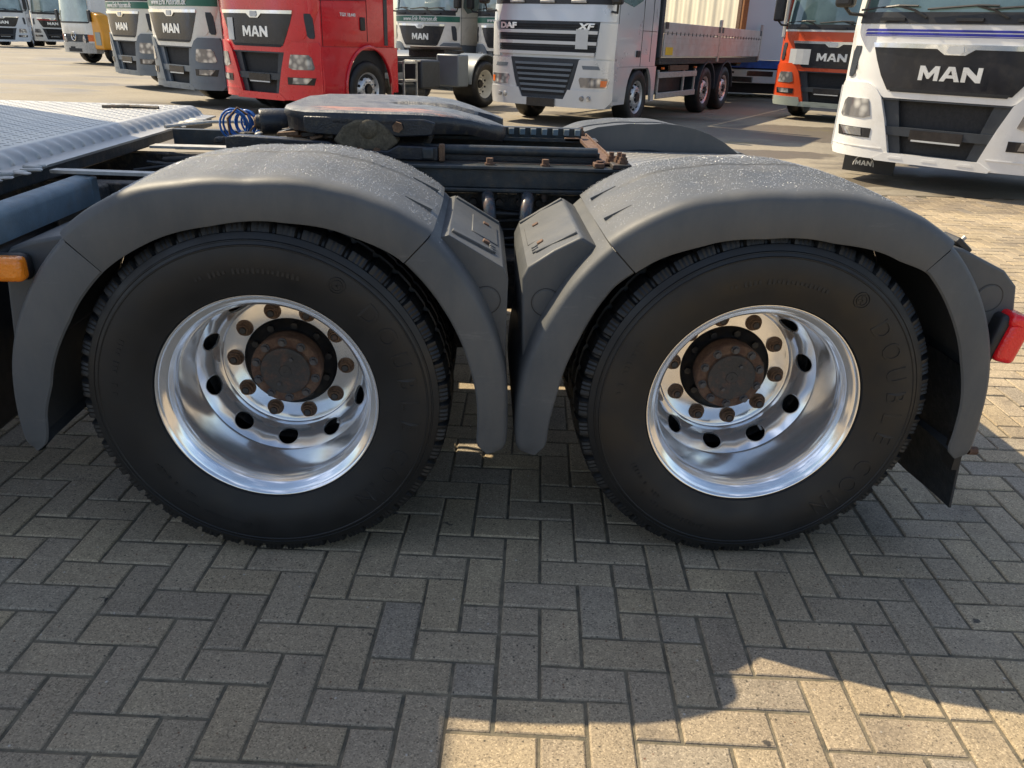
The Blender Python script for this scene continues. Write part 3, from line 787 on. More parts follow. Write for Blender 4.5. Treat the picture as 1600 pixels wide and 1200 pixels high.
fender_R = fender(CX[1], RI_R, 134, 47.5, drops=6500, seed=2)
for f_ in (fender(CX[0], RI_L, 135, 46.5, y_flip=2.46, drops=600, seed=3), fender(CX[1], RI_R, 134, 47.5, y_flip=2.46, drops=1500, seed=4)): f_.location.z = -.05

# ---- fender brackets (boxes that carry the fender legs)
def arc(cx, a0, a1, n=14, d=-.008): return [(cx+(interp(RS, radians and a)+d)*cos(radians(a)), CZ+(interp(RS, a)+d)*sin(radians(a))) for a in [a0+(a1-a0)*k/n for k in range(n+1)]]
def bracket(poly, y0=.055, y1=.60, cap=None, flip=False, feet=True, slope=None):
    if flip: y0, y1 = 2.46-y1, 2.46-y0
    b = MB().prism(poly, y0, y1).build('fender_bracket', M['fender'], T, bevel=.028, seg=5)
    if cap and not flip:
        c = MB().lathe([(y0-.0005, .0001), (y0-.0018, .001), (y0-.0018, .0345), (y0+.001, .036), (y0+.001, .0385), (y0-.0005, .040)], 40)
        c.v = [(v[0]+cap[0], v[1], v[2]+cap[1]) for v in c.v]
        c.build('round_cap', M['fender'], b, smooth=25)
        g_ = MB().lathe([(y0-.0006, .0375), (y0-.0009, .0385), (y0-.0006, .0395)], 48); g_.v = [(v[0]+cap[0], v[1], v[2]+cap[1]) for v in g_.v]; g_.build('cap_gap_shade', M['black_plastic'], b)  # thin black ring drawn for the shaded gap round the cap
    return b
bL = bracket(arc(CX[0], 44, -4) + [(.688, .46), (.692, .835), (.678, .866), (.60, .912), (.535, .950)], cap=(.634, .775))
bR = bracket(arc(CX[1], 137, 184) + [(.744, .46), (.728, .835), (.742, .868), (.81, .915), (.88, .952)], cap=(.795, .772))
bF = bracket(arc(CX[0], 136, 172) + [(-.634, .56), (-.606, .80), (-.597, .868), (-.577, .893), (-.52, .912), (-.455, .925)], y0=.045)
bB = bracket(arc(CX[1], 45, 10) + [(2.055, .62), (2.090, .775), (2.075, .845), (2.03, .888), (1.90, .945), (1.855, .955)], cap=(2.005, .812), y0=.045)
for pl_, kk in ((arc(CX[0], 44, -4) + [(.688, .46), (.692, .835), (.60, .912), (.535, .950)], 0), (arc(CX[1], 137, 184) + [(.744, .46), (.728, .835), (.81, .915), (.88, .952)], 0), (arc(CX[1], 45, 10) + [(2.055, .62), (2.090, .775), (2.03, .888), (1.855, .955)], 0)):
    bracket(pl_, flip=True)
# details on the sloping bracket tops
def on_slope(p0, p1, t, off=0.0):
    x = p0[0]+(p1[0]-p0[0])*t; z = p0[1]+(p1[1]-p0[1])*t
    n = Vector((-(p1[1]-p0[1]), p1[0]-p0[0])).normalized()
    if n.y < 0: n = -n
    return Vector((x+n.x*off, 0, z+n.y*off))
def slope_box(parent, p0, p1, t0, t1, y0, y1, h, name, mat, twist=0.0):
    a0, a1 = on_slope(p0, p1, t0, -.004), on_slope(p0, p1, t1, -.004); b0, b1 = on_slope(p0, p1, t0, h), on_slope(p0, p1, t1, h)
    vs = []
    for q, tw in ((a0, 0), (a1, twist), (b1, twist), (b0, 0)): vs += [(q.x, y0+tw, q.z), (q.x, y1+tw, q.z)]
    MB().add(vs, [(0, 2, 4, 6), (1, 7, 5, 3), (0, 1, 3, 2), (2, 3, 5, 4), (4, 5, 7, 6), (6, 7, 1, 0)]).build(name, M[mat], parent, bevel=.002, seg=1)
for b, p0, p1 in ((bL, (.535, .951), (.678, .867)), (bR, (.88, .953), (.742, .869))):
    slope_box(b, p0, p1, .02, .98, .560, .578, .006, 'raised_rib', 'fender')
    slope_box(b, p0, p1, .04, .80, .10, .122, .007, 'raised_rib', 'fender', .03)
    slope_box(b, p0, p1, .40, .92, .25, .47, .0025, 'raised_pad', 'fender')
    for y in (.20, .42): slope_box(b, p0, p1, .62, .74, y, y+.020, .007, 'rusty_clip', 'rust')
    for y in (.14, .165, .19): slope_box(b, p0, p1, .74, .86, y, y+.010, .006, 'small_rib', 'fender')
slope_box(bB, (1.90, .947), (2.03, .890), .05, .9, .50, .53, .012, 'raised_rib', 'fender')
slope_box(bF, (-.455, .925), (-.575, .893), .05, .95, .44, .47, .010, 'raised_rib', 'fender')

# dark splash panels closing the inner side of each wheel arch
for cx in CX:
    for (ya, yb) in ((.6115, .6225), (1.8375, 1.8485)):
        pr = [(cx+(interp(RS, 180*k/24)-.0065)*cos(pi*k/24), CZ+(interp(RS, 180*k/24)-.0065)*sin(pi*k/24)) for k in range(25)]
        pb(MB().prism(pr + [(cx-.60, .42), (cx+.60, .42)], ya, yb), 'splash_panel', 'mesh_dark' if ya < 1 else 'fender')

# ---- lamps on the brackets
am = MB().box((-.655, -.040, .826), (-.513, .005, .888)); a_ = pb(am, 'side_marker_lamp', 'amber_lens', bevel=.014, seg=3)
MB().box((-.640, .006, .815), (-.520, .047, .886)).build('lamp_housing', M['black_plastic'], a_, bevel=.02, seg=3)
for dx in (-.008, .008):
    for dz in (-.008, .008): MB().cyl((-.575+dx, -.039, .857+dz), (-.575+dx, -.0425, .857+dz), .0045, n=10).build('lamp_diode', M['yellow_dot'], a_)
RL = Matrix.Rotation(radians(13), 3, 'Y')
rl = MB().box((2.045, -.014, .640), (2.106, .10, .775), RL); r_ = pb(rl, 'rear_side_lamp', 'red_lens', bevel=.016, seg=4)
MB().box((2.018, .0, .625), (2.052, .11, .775), RL).build('lamp_housing', M['black_plastic'], r_, bevel=.014, seg=3)
MB().box((2.050, -.0165, .742), (2.109, .098, .779), RL).build('lamp_upper_lens', M['red_lens'], r_, bevel=.012, seg=2)
pb(MB().box((1.88, .06, .940), (1.935, .14, .958), Matrix.Rotation(radians(38), 3, 'Y')), 'rear_clip', 'black_plastic', bevel=.004)
pb(MB().cyl((1.895, .07, .955), (1.91, .07, .972), .006, n=8), 'clip_bolt', 'galv')

# ---- mud flap behind the rear wheel
mf = MB(); vs = []; ny, nz_ = 8, 14
for s in (0, 1):
    for i in range(nz_+1):
        for j in range(ny+1):
            z = .60-.44*i/nz_; y = .01+.58*j/ny
            x = 2.005 + .020*sin(pi*(i/nz_)**1.2*.9) + .030*(i/nz_)**3 + .014*cos(j*.8)*(i/nz_) - s*.007
            vs.append((x, y, z + .012*(j/ny)*(i/nz_)))
N = (nz_+1)*(ny+1); fs = []
for i in range(nz_):
    for j in range(ny):
        q = (i*(ny+1)+j, i*(ny+1)+j+1, (i+1)*(ny+1)+j+1, (i+1)*(ny+1)+j); fs += [q, tuple(N+t for t in reversed(q))]
ring = list(range(ny+1)) + [i*(ny+1)+ny for i in range(1, nz_+1)] + [nz_*(ny+1)+j for j in range(ny-1, -1, -1)] + [i*(ny+1) for i in range(nz_-1, 0, -1)]
for a2, b2 in zip(ring, ring[1:]+ring[:1]): fs.append((a2, b2, N+b2, N+a2))
flap = pb(mf.add(vs, fs), 'mud_flap', 'flap', smooth=40)
MB().cyl((2.06, .02, .352), (2.085, .02, .352), .013, n=8).build('flap_bolt', M['rust'], flap)
MB().box((2.01, -.005, .30), (2.03, .05, .40)).build('flap_strap', M['black_plastic'], flap)

# ---- wheels
def tyre_geo():
    N_ = 48*10
    prof = [(.024, .290), (.012, .2985), (.003, .3005), (-.002, .3020), (-.009, .3050), (-.013, .318), (-.020, .338), (-.0265, .360), (-.0300, .385), (-.0305, .405), (-.029, .422), (-.0270, .4335), (-.0285, .4350), (-.0285, .4372), (-.0255, .4385), (-.0225, .4455), (-.0240, .4468), (-.0235, .4486), (-.0195, .4500), (-.0150, .4600), (-.0125, .4640), (-.0100, .4650), (-.0095, .4690), (-.0070, .4780), (-.0010, .4860), (.016, .4905)]
    nT = len(prof)
    prof += [(.060, .4925), (.064, .482), (.074, .482), (.078, .4930), (.118, .4945), (.122, .483), (.132, .483), (.136, .4950), (.176, .4945), (.180, .483), (.19, .483), (.194, .4930), (.240, .4900), (.262, .480), (.272, .464), (.282, .435), (.286, .40), (.275, .34), (.26, .30), (.25, .285)]
    def fn(k, j, y, r):
        q = k % 10
        if 22 <= j <= 26 or (j > 26 and r > .486):
            if q in (0, 1): return (y+.009 if j <= 24 else y, r-(.009 if j <= 26 else .003))
            if q in (3, 5, 7) and j <= 26: return (y+.0025 if j <= 24 else y, r-.0012)
        if j == 21 and q in (0, 1): return (y+.007, r-.002)
        return (y, r)
    prof = [(y, r if r < .44 else .44+(r-.44)*1.10) for y, r in prof]
    return MB().lathe(prof, N_, fn=fn)
def rim_geo():
    """polished disc wheel with ten real vent holes; returns one MB"""
    mb = MB()
    outer = [(.022, .2840), (.008, .2900), (-.001, .2950), (-.003, .2980), (-.003, .2998), (-.001, .3004), (.002, .2995), (.0035, .2965), (.005, .2925), (.010, .2825), (.0125, .2805), (.014, .2770), (.022, .2705), (.026, .2690), (.030, .2660), (.042, .2605), (.050, .2585), (.060, .2575), (.085, .2565), (.105, .2560), (.130, .2550), (.155, .2542), (.175, .2535), (.182, .2530), (.186, .2520)]
    mb.lathe(outer, 120)
    inner = [(.262, .2085), (.270, .2075), (.276, .2065), (.2790, .2045), (.2805, .2015), (.2800, .1990), (.2800, .1400), (.292, .1390)]
    mb.lathe(inner, 120)
    # vent belt between r=.2440 (y .163) and r=.1890 (y .232), with holes
    P0, P1 = Vector((.186, .2520)), Vector((.262, .2085))
    def S(u, v):
        """u along the belt (angle), v 0..1 across: bulged cross-section"""
        p = P0.lerp(P1, v); nn = Vector((P1.y-P0.y, -(P1.x-P0.x))).normalized()   # towards axis/outside
        p = p + nn*(.006*sin(pi*v))
        return Vector((p.y*cos(u), p.x, p.y*sin(u)))
    for k in range(10):
        uc = radians(-93.5+36*k); hw = radians(18); NP = 48
        loops = []
        Lb = (P1-P0).length; rm = .2290
        for (fr) in (1.0, 1.1, 1.35, None):
            lp = []
            for q in range(NP):
                t = 2*pi*(q+.5)/NP; c, s = cos(t), sin(t)
                rad = .0305
                hx, hy = rm*hw, Lb/2
                sc = min(hx/abs(c) if abs(c) > 1e-6 else 9, hy/abs(s) if abs(s) > 1e-6 else 9)
                d = sc if fr is None else rad*fr
                if fr == 1.35: d = min(d, rad+(sc-rad)*.6)
                lp.append((uc + c*d/rm, .5+s*d/Lb))
            loops.append(lp)
        vs = []
        lp0 = [S(u, v) for u, v in loops[0]]
        back = [Vector((p.x*1.030, p.y+.0035, p.z*1.030)) for p in lp0]
        vs += back; 
        lip = [p + Vector((0, .0012, 0)) for p in [S(uc+(u-uc)*.97, .5+(v-.5)*.97) for u, v in loops[0]]]
        vs += lip
        for lp in loops: vs += [S(u, v) for u, v in lp]
        # snap outer loop to straight edges is implicit (same S)
        fs = []
        for l in range(5):
            for q in range(NP): fs.append((l*NP+q, l*NP+(q+1) % NP, (l+1)*NP+(q+1) % NP, (l+1)*NP+q))
        # corners of the rectangle
        base = len(vs); corners = []
        for (su, sv) in ((1, 1), (-1, 1), (-1, 0), (1, 0)):
            vs.append(S(uc+su*hw, sv)); corners.append(base+len(corners))
        # connect corner gaps
        ol = 5*NP
        pts = loops[3]
        for q in range(NP):
            (u0, v0), (u1, v1) = pts[q], pts[(q+1) % NP]
            on_u0 = abs(abs(u0-uc)-hw) < 1e-6; on_u1 = abs(abs(u1-uc)-hw) < 1e-6
            if on_u0 != on_u1:
                su = 1 if (u0+u1)/2 > uc else -1; sv = 1 if (v0+v1)/2 > .5 else 0
                ci = corners[[(1, 1), (-1, 1), (-1, 0), (1, 0)].index((su, sv))]
                fs.append((ol+q, ol+(q+1) % NP, ci))
        mb.add(vs, fs)
    bm = bmesh.new(); me = bpy.data.meshes.new('rim_tmp'); me.from_pydata(mb.v, [], mb.f); bm.from_mesh(me)
    bmesh.ops.remove_doubles(bm, verts=bm.verts, dist=.00006); bm.to_mesh(me); bm.free()
    out = MB(); out.v = [tuple(v.co) for v in me.vertices]; out.f = [tuple(p.vertices) for p in me.polygons]; bpy.data.meshes.remove(me)
    return out
TYRE, RIM = tyre_geo(), rim_geo()
def lathe_at(prof, n, c=(0, 0)):
    m = MB().lathe(prof, n); m.v = [(v[0]+c[0], v[1], v[2]+c[1]) for v in m.v]; return m
def letters_on_tyre(word, angs, r, size):
    out = MB()
    for ch, a in zip(word, angs):
        vs, fs = text_geo(ch, size, .0012, .0, 3, 0, 1, .0004); t = radians(a)
        er = Vector((cos(t), 0, sin(t))); et = Vector((sin(t), 0, -cos(t)))       # top points outwards, reads clockwise
        vv = []
        for v in vs:
            rr = r+v[2]; y = np.interp(rr, [.338, .360, .385, .405, .422, .4335], [-.020, -.0265, -.0300, -.0305, -.029, -.0275])
            vv.append(er*rr + et*v[0]*.92 + Vector((0, y+v[1]-.0005, 0)))
        out.add(vv, fs)
    return out
def main_wheel(cx, label=None, proto=None, rot=0.0, xf=Matrix.Identity(4), hub_rot=0.0, flip=False):
    if proto is not None:
        w = proto.copy(); COL.objects.link(w); w.parent = T
        for ch in proto.children:
            c = ch.copy(); COL.objects.link(c); c.parent = w
        return w
    w = RIM.build('wheel', M['alu'], T, smooth=40)
    TYRE.build('tyre', M['rubber'], w, smooth=24)
    for ch, a in list(zip('DOUBLE', (42, 31, 20, 10, .5, -9))) + list(zip('COIN', (-24, -34, -42, -49))):
        letters_on_tyre(ch, (a,), .386, .074).build('raised_letter', M['rubber'], w)
    jr_ = random.Random(4)
    for a0, n_, rr in ((112, 22, .372), (176, 13, .392), (262, 20, .395), (232, 12, .37)):
        for k in range(n_):
            if jr_.random() < .2: continue
            a = radians(a0-k*1.9); s_ = jr_.uniform(.004, .008)
            er = Vector((cos(a), 0, sin(a))); et = Vector((sin(a), 0, -cos(a))); yy = -.0305 if rr > .38 else -.0285
            b_ = MB(); vs = []
            for (u, v) in ((-.0035, -s_), (.0035, -s_), (.0035, s_), (-.0035, s_)):
                for dy in (.0025, -.0010): vs.append(er*(rr+v) + et*u + Vector((0, yy+dy, 0)))
            b_.add(vs, [(0, 2, 3, 1), (2, 4, 5, 3), (4, 6, 7, 5), (6, 0, 1, 7), (1, 3, 5, 7)]).build('raised_mark', M['rubber'], w)
    # round mark
    mk = MB()
    t = radians(58); c0 = (.398*cos(t), .398*sin(t))
    for r0 in (.022, .015): mk.lathe([(-.0275, r0-.003), (-.0322, r0-.002), (-.0322, r0), (-.0275, r0+.001)], 24)
    mk.box((-.002, -.0315, -.012), (.002, -.028, .012)); mk.box((-.010, -.0315, -.002), (.010, -.028, .002))
    mk.v = [(v[0]+c0[0], v[1], v[2]+c0[1]) for v in mk.v]; mk.build('sidewall_mark', M['rubber'], w, smooth=30)
    # hub behind the disc bore
    MB().lathe([(.292, .139), (.286, .1385), (.282, .1365), (.288, .128), (.292, .100), (.262, .094), (.225, .092)], 60).build('drum_flange', M['hubblack'], w, smooth=35)
    for k in range(10):
        q = radians(36*k+9); MB().cyl((.116*cos(q), .298, .116*sin(q)), (.116*cos(q), .278, .116*sin(q)), .011, n=6).build('flange_bolt', M['hubblack'], w)
    hub = MB().lathe([(0.2760, .100), (0.2590, .1025), (0.2290, .1045), (0.2200, .1050), (0.2140, .1035), (0.2115, .1010), (0.2115, .0760), (0.2085, .0740), (0.2040, .0725), (0.2020, .0700), (0.2015, .0650), (0.2045, .0560), (0.2045, .0180), (0.2010, .0160), (0.2010, .0001)], 72).build('hub', M['rust'], w, smooth=30)
    MB().lathe([(0.2035, .0735), (0.2005, .0715), (0.1992, .0670), (0.2010, .0560), (0.2012, .0190), (0.1990, .0170), (0.1990, .0045), (0.2002, .0040), (0.2002, .0001)], 64).build('hub_cap', M['rust_dark'], w, smooth=30)
    for k in range(10):
        q = radians(36*k-88)
        b = MB().cyl((.0885*cos(q), .213, .0885*sin(q)), (.0885*cos(q), .2075, .0885*sin(q)), .0132, n=18).cyl((.0885*cos(q), .2085, .0885*sin(q)), (.0885*cos(q), .198, .0885*sin(q)), .0098, .0094, n=6)
        b.build('hub_bolt', M['bolt'], w)
    for k in range(2):
        q = radians(62+180*k); MB().cyl((.044*cos(q), .201, .044*sin(q)), (.044*cos(q), .194, .044*sin(q)), .0055, n=8).build('cap_screw', M['bolt'], w)
    for k in range(10):
        q = radians(36*k-75.5)
        n_ = lathe_at([(0.2810, .0250), (0.2775, .0255), (0.2765, .0245), (0.2750, .0215), (0.2680, .0205), (0.2640, .0195), (0.2640, .0165), (0.2560, .0155), (0.2535, .0148), (0.2535, .0118), (0.2590, .0112), (0.2590, .0001)], 20, (.1665*cos(q), .1665*sin(q)))
        n_.build('wheel_nut', M['nut'], w, smooth=30)
        MB().cyl((.1665*cos(q), .262, .1665*sin(q)), (.1665*cos(q), .252, .1665*sin(q)), .0095, n=10).build('stud_end', M['rust_dark'], w)
    # brake drum / carrier seen through the vent holes
    MB().lathe([(.275, .262), (.31, .255), (.325, .20), (.325, .12)], 48).build('brake_drum', M['frame_dirty'], w, smooth=35)
    q = radians(-52); MB().tube([(.222*cos(q), .27, .222*sin(q)), (.228*cos(q), .225, .228*sin(q))], .004, 6).build('valve', M['chrome_dull'], w)
    return w
w1 = main_wheel(0); w1.location = (CX[0], 0, CZ)
w2 = main_wheel(0, proto=w1); w2.location = (CX[1], 0, CZ); w2.rotation_euler = (0, radians(3), 0)
for cx in CX:
    w3 = main_wheel(0, proto=w1); w3.location = (cx, 2.46, CZ); w3.rotation_euler = (0, 0, pi)
    for y in (.322, 1.852):
        t2 = TYRE.build('inner_tyre', M['rubber'], T, smooth=24, loc=(cx, y, CZ))
    pb(MB().cyl((cx, .27, CZ), (cx, 2.2, CZ), .085, n=20), 'axle', 'frame_dirty', smooth=40)
    pb(lathe_at([(1.05, .02), (1.07, .17), (1.15, .22), (1.32, .22), (1.40, .17), (1.42, .02)], 32, (cx, CZ)), 'differential', 'frame_dirty', smooth=40)

# ---- chassis
for y in (.835, 1.555):
    pb(MB().box((-4.2, y-.035, .70), (2.02, y+.035, .925)), 'chassis_rail', 'frame_dirty', bevel=.006)
for x in (-1.4, -.62, .10, .72, 1.35, 1.95): pb(MB().box((x, .87, .74), (x+.10, 1.52, .90)), 'crossmember', 'frame_dirty', bevel=.006)
bo = random.Random(5)
for k in range(13):
    for z in (.895, .80):
        x = .30+k*.075 + bo.uniform(-.01, .01)
        if bo.random() < .85: pb(MB().cyl((x, .80, z), (x, .782, z), .014, .012, 8), 'rail_bolt', 'rust_dark')
for x in (.50, .88): pb(MB().box((x, .77, .70), (x+.012, .80, .86)), 'rail_gusset', 'frame_dirty')
pb(MB().box((.30, .775, .765), (1.20, .80, .775)), 'cable_strip', 'frame_dirty')
pb(MB().box((.30, .70, .705), (1.2, .80, .72)), 'rail_lower_flange', 'frame_dirty')
# C-shaped subframe beam under the fifth wheel
for (y0, y1) in ((.735, .80), (1.59, 1.655)):
    sgn = 1
    beam = MB().box((-.30, y0+.018 if y0 < 1 else y0, .950), (1.125, y1 if y0 < 1 else y1-.018, 1.012))
    b_ = pb(beam, 'subframe_beam', 'frame', bevel=.003)
    MB().box((-.30, y0, 1.012), (1.125, y1, 1.024)).build('beam_flange', M['frame'], b_, bevel=.003)
    MB().box((-.30, y0, .938), (1.125, y1, .950)).build('beam_flange', M['frame'], b_, bevel=.003)
pb(MB().box((-.28, .80, 1.016), (1.118, .93, 1.026)), 'base_plate', 'rust_dark')
pb(MB().box((-.28, 1.50, 1.016), (1.118, 1.59, 1.026)), 'base_plate', 'rust_dark')
for x in (.645, .835, 1.02):
    pb(MB().cyl((x, .775, 1.024), (x, .775, 1.030), .017, n=16).cyl((x, .775, 1.030), (x, .775, 1.046), .0125, n=6), 'beam_bolt', 'rust')
    pb(MB().cyl((x, .765, .938), (x, .765, .905), .0095, n=8).cyl((x, .765, .932), (x, .765, .918), .014, n=6), 'beam_bolt', 'rust_dark')
pb(MB().box((1.06, .735, 1.0245), (1.125, .81, 1.040)), 'end_block', 'rust_dark', bevel=.003)
pb(MB().box((1.00, .75, 1.0245), (1.035, .80, 1.040)), 'end_block', 'rust', bevel=.003)
# sliding rail and toothed rack
pb(MB().cyl((.42, .845, 1.062), (1.02, .845, 1.062), .017, n=16), 'slide_tube', 'frame', smooth=40)
pb(MB().box((.40, .850, 1.027), (1.03, .875, 1.060)), 'slide_rail', 'grease')
rack = pb(MB().box((.36, 1.48, 1.027), (1.04, 1.52, 1.078)), 'toothed_rack', 'frame', bevel=.003)
for k in range(14):
    x = .405+k*.0465
    MB().box((x, 1.460, 1.050), (x+.022, 1.482, 1.074)).build('rack_tooth', M['bluegrey'], rack, bevel=.002)
    MB().box((x-.001, 1.4675, 1.0742), (x+.023, 1.4825, 1.0752)).build('tooth_lit_edge', M['galv'], rack)  # pale strip paints the light on each tooth's top edge
pb(MB().box((.38, 1.44, 1.027), (1.03, 1.47, 1.040)), 'rack_foot', 'frame')
# rusty cross bar at the end
xb = MB().prism([(1.030, 1.030), (1.085, 1.030), (1.085, 1.042), (1.078, 1.042), (1.078, 1.036), (1.037, 1.036), (1.037, 1.042), (1.030, 1.042)], .80, 1.66)
xb_ = pb(xb, 'cross_bar', 'rust')
MB().box((.965, 1.44, 1.028), (1.029, 1.50, 1.044)).build('bar_plate', M['rust'], xb_, bevel=.003)
for (x, y) in ((1.055, 1.62), (1.068, .83), (1.09, .80), (1.098, .765)):
    z0 = 1.037 if y > .82 else 1.041
    MB().cyl((x, y, z0), (x, y, z0+.010), .018, n=6).cyl((x, y, z0+.010), (x, y, z0+.020), .014, n=6).cyl((x, y, z0+.020), (x, y, z0+.032), .009, n=10).build('end_bolt', M['rust'], xb_, smooth=25)
for k in range(7):
    z = .74+.022*k+bo.uniform(-.006, .006); y = .768-.006*(k % 3)
    pts = [(.28+.10*q, y+bo.uniform(-.006, .006), z+.010*sin(q*.8+k)+bo.uniform(-.004, .004)) for q in range(10)]
    pb(MB().tube(pts, bo.choice((.005, .007, .009)), 6), 'chassis_cable', bo.choice(('black_plastic', 'frame_dirty', 'grease')), smooth=60)
for k in range(6):
    y = .90+.09*k
    pts = [(-.60+.09*q, y+.03*sin(q*1.1+k)+bo.uniform(-.01, .01), .955+.012*sin(q*.9+k*2)) for q in range(8)]
    pb(MB().tube(pts, bo.choice((.006, .008, .011)), 6), 'chassis_hose', bo.choice(('black_plastic', 'frame_dirty', 'grease')), smooth=60)
# fender support tubes
for k, (x, dx) in enumerate(((.640, .02), (.775, -.02))):
    pb(MB().tube([(x, .80, .925), (x, .75, .925), (x, .71, .922), (x+dx*.2, .68, .905), (x+dx*.4, .66, .87), (x+dx*.8, .65, .75)], .0215, 14), 'fender_support_tube', 'tube', smooth=50)
    pb(MB().cyl((x, .80, .925), (x, .775, .925), .034, n=20), 'tube_collar', 'frame_dirty', smooth=30)
for x in (-.45, 1.95): pb(MB().tube([(x, .80, .88), (x, .4, .90), (x, .1, .86)], .0245, 12), 'fender_support_tube', 'tube', smooth=50)
for x in (.60, 1.42, .0, -.55): pb(MB().box((x, .62, .56), (x+.16, .78, .74)), 'spring_hanger', 'frame_dirty', bevel=.01)
for cx in CX:
    pb(MB().cyl((cx+.28, .66, .30), (cx+.28, .66, .60), .13, n=24), 'air_bellow', 'black_plastic', smooth=40)
    pb(MB().box((cx-.5, .62, .36), (cx+.40, .72, .43)), 'axle_beam', 'frame_dirty', bevel=.01)

# ---- fifth wheel
fw_parts = MB()
def fw_outline():
    pts = []
    # front (left) blunt end, rear (right) two horns; y measured from centre
    half = [(-.085, .0), (-.085, .22), (-.070, .31), (-.035, .375), (.02, .415), (.12, .435), (.32, .435), (.42, .415), (.50, .37), (.58, .31), (.65, .255), (.69, .215), (.705, .175), (.700, .13), (.67, .105), (.60, .085), (.50, .062), (.40, .050), (.33, .048), (.29, .035), (.275, .0)]
    return half
half = fw_outline()
def zt(x): return 1.178 - (max(0, x-.44)**1.35)*.36
def zb(x, yc): return (1.098 if x < .62 else 1.090) - (0.0)
YC = 1.245
loop = [(x, -y) for x, y in half] + [(x, y) for x, y in reversed(half[1:-1])]
# top as strips across: build via outer ring top/bottom with interior fan avoided (horseshoe): two halves
vs = []; fs = []
nh = len(half)
for sg in (-1, 1):
    hs = [(x, sg*y) for x, y in half]
    # pair outer points with inner points
    outer = hs[:14]; inner = [(-.085+.36*k/5 if k < 6 else None, 0) for k in range(6)]
    inner = [(-.085+.36*t, 0.0) for t in (0, .08, .2, .35, .55, .75, .95)] + [(x, sg*y) for x, y in ((.31, .045), (.40, .050), (.50, .062), (.60, .085), (.65, .097), (.685, .115), (.700, .13))]
    cols = []
    for (ox, oy), (ix, iy) in zip(outer, inner):
        col = []
        for t in (0, .012, .05, .35, .65, .93, 1.0):
            x = ox+(ix-ox)*t; y = oy+(iy-oy)*t
            dz = -.022 if t == 0 else (-.006 if t == .012 else 0)
            if abs(iy) > .01 and t == 1.0: dz = -.015
            col.append((x, YC+y, zt(x)+dz + .0015*sin(x*37+y*23)))
        cols.append(col)
    m = len(cols[0]); o0 = len(vs)
    for c in cols: vs += c
    for a2 in range(len(cols)-1):
        for j in range(m-1): fs.append((o0+a2*m+j, o0+a2*m+j+1, o0+(a2+1)*m+j+1, o0+(a2+1)*m+j))
    # skirt
    o1 = len(vs); SK0 = len(fs)
    for c in cols:
        x, y, z = c[0]; cyv = YC
        vs.append((x+(.008 if x < 0 else 0), y, min(z-.01, 1.150))); vs.append((x+.010*(1 if x < .3 else -1), cyv+(y-cyv)*.985, min(z-.03, 1.108)))
    for a2 in range(len(cols)-1):
        fs.append((o0+a2*m, o0+(a2+1)*m, o1+(a2+1)*2, o1+a2*2)); fs.append((o1+a2*2, o1+(a2+1)*2, o1+(a2+1)*2+1, o1+a2*2+1))
    o2 = len(vs)
    for c in cols[6:]:
        x, y, z = c[-1]; vs.append((x, y, z)); vs.append((x, y, z-.05))
    for a2 in range(len(cols[6:])-1): fs.append((o2+a2*2, o2+a2*2+2, o2+a2*2+3, o2+a2*2+1))
mbf = MB().add(vs, fs)
fifth = mbf.build('fifth_wheel', M['fifth'], T, smooth=45)
fifth.data.materials.append(M['grease'])
for p_ in fifth.data.polygons:
    if abs(p_.normal.z) < .6 and p_.center.z < 1.172: p_.material_index = 1
# side skirt apron in dark grease (near and far)
for sg in (-1, 1):
    pr = [(.02, 1.160), (.42, 1.160), (.46, 1.150), (.45, 1.108), (.33, 1.100), (.285, 1.112), (.265, 1.140), (.205, 1.140), (.175, 1.112), (.13, 1.100), (.04, 1.104), (.02, 1.112)]
    y0 = YC+sg*.434
    MB().prism(pr, min(y0, y0-sg*.02), max(y0, y0-sg*.02)).build('apron', M['grease'], fifth, bevel=.005)
    yb = YC+sg*.440
    # pivot bracket
    MB().prism([(.115, 1.085), (.150, 1.132), (.195, 1.155), (.265, 1.155), (.305, 1.125), (.335, 1.085), (.285, 1.040), (.19, 1.034)], min(yb, yb-sg*.09), max(yb, yb-sg*.09)).build('pivot_bracket', M['mud'], fifth, bevel=.008)
    MB().lathe([(.006, .0001), (.006, .020), (.014, .030), (.06, .032)], 24).build('pivot_pin', M['mud'], fifth, smooth=40, xf=Matrix.Translation((.235, yb-.018 if sg < 0 else yb+.018, 1.125)) @ Matrix.Rotation(0 if sg < 0 else pi, 4, 'Z'))
    for x in (.205, .262): MB().cyl((x, yb-.014*1 if sg < 0 else yb+.014, 1.052), (x, yb, 1.052), .016, n=6).build('bracket_bolt', M['nut'], fifth)
    MB().cyl((.335, yb-.020 if sg < 0 else yb+.02, 1.135), (.335, yb, 1.135), .018, n=6).build('bracket_bolt', M['nut'], fifth)
    ym = YC+sg*.455
    # slide carriage bar
    MB().prism([(-.24, 1.088), (-.20, 1.094), (.10, 1.082), (.14, 1.062), (.30, 1.058), (.335, 1.076), (.47, 1.074), (.47, 1.028), (-.24, 1.036)], min(ym, ym+.055*-sg), max(ym, ym+.055*-sg)).build('carriage_bar', M['grease'], fifth, bevel=.005)
    MB().box((.415, ym-.012 if sg < 0 else ym, 1.034), (.455, ym if sg < 0 else ym+.012, 1.072)).build('clamp_block', M['frame'], fifth, bevel=.006)
    MB().box((.472, ym-.004, 1.028), (.492, ym+.03, 1.084)).build('clamp_plate', M['nut'], fifth, bevel=.004)
MB().box((.10, .83, 1.03), (.42, 1.66, 1.075)).build('carriage_bridge', M['frame_dirty'], fifth, bevel=.01)
MB().box((-.12, 1.0, 1.035), (.02, 1.5, 1.07)).build('carriage_bridge', M['frame_dirty'], fifth, bevel=.01)
jk = random.Random(9)
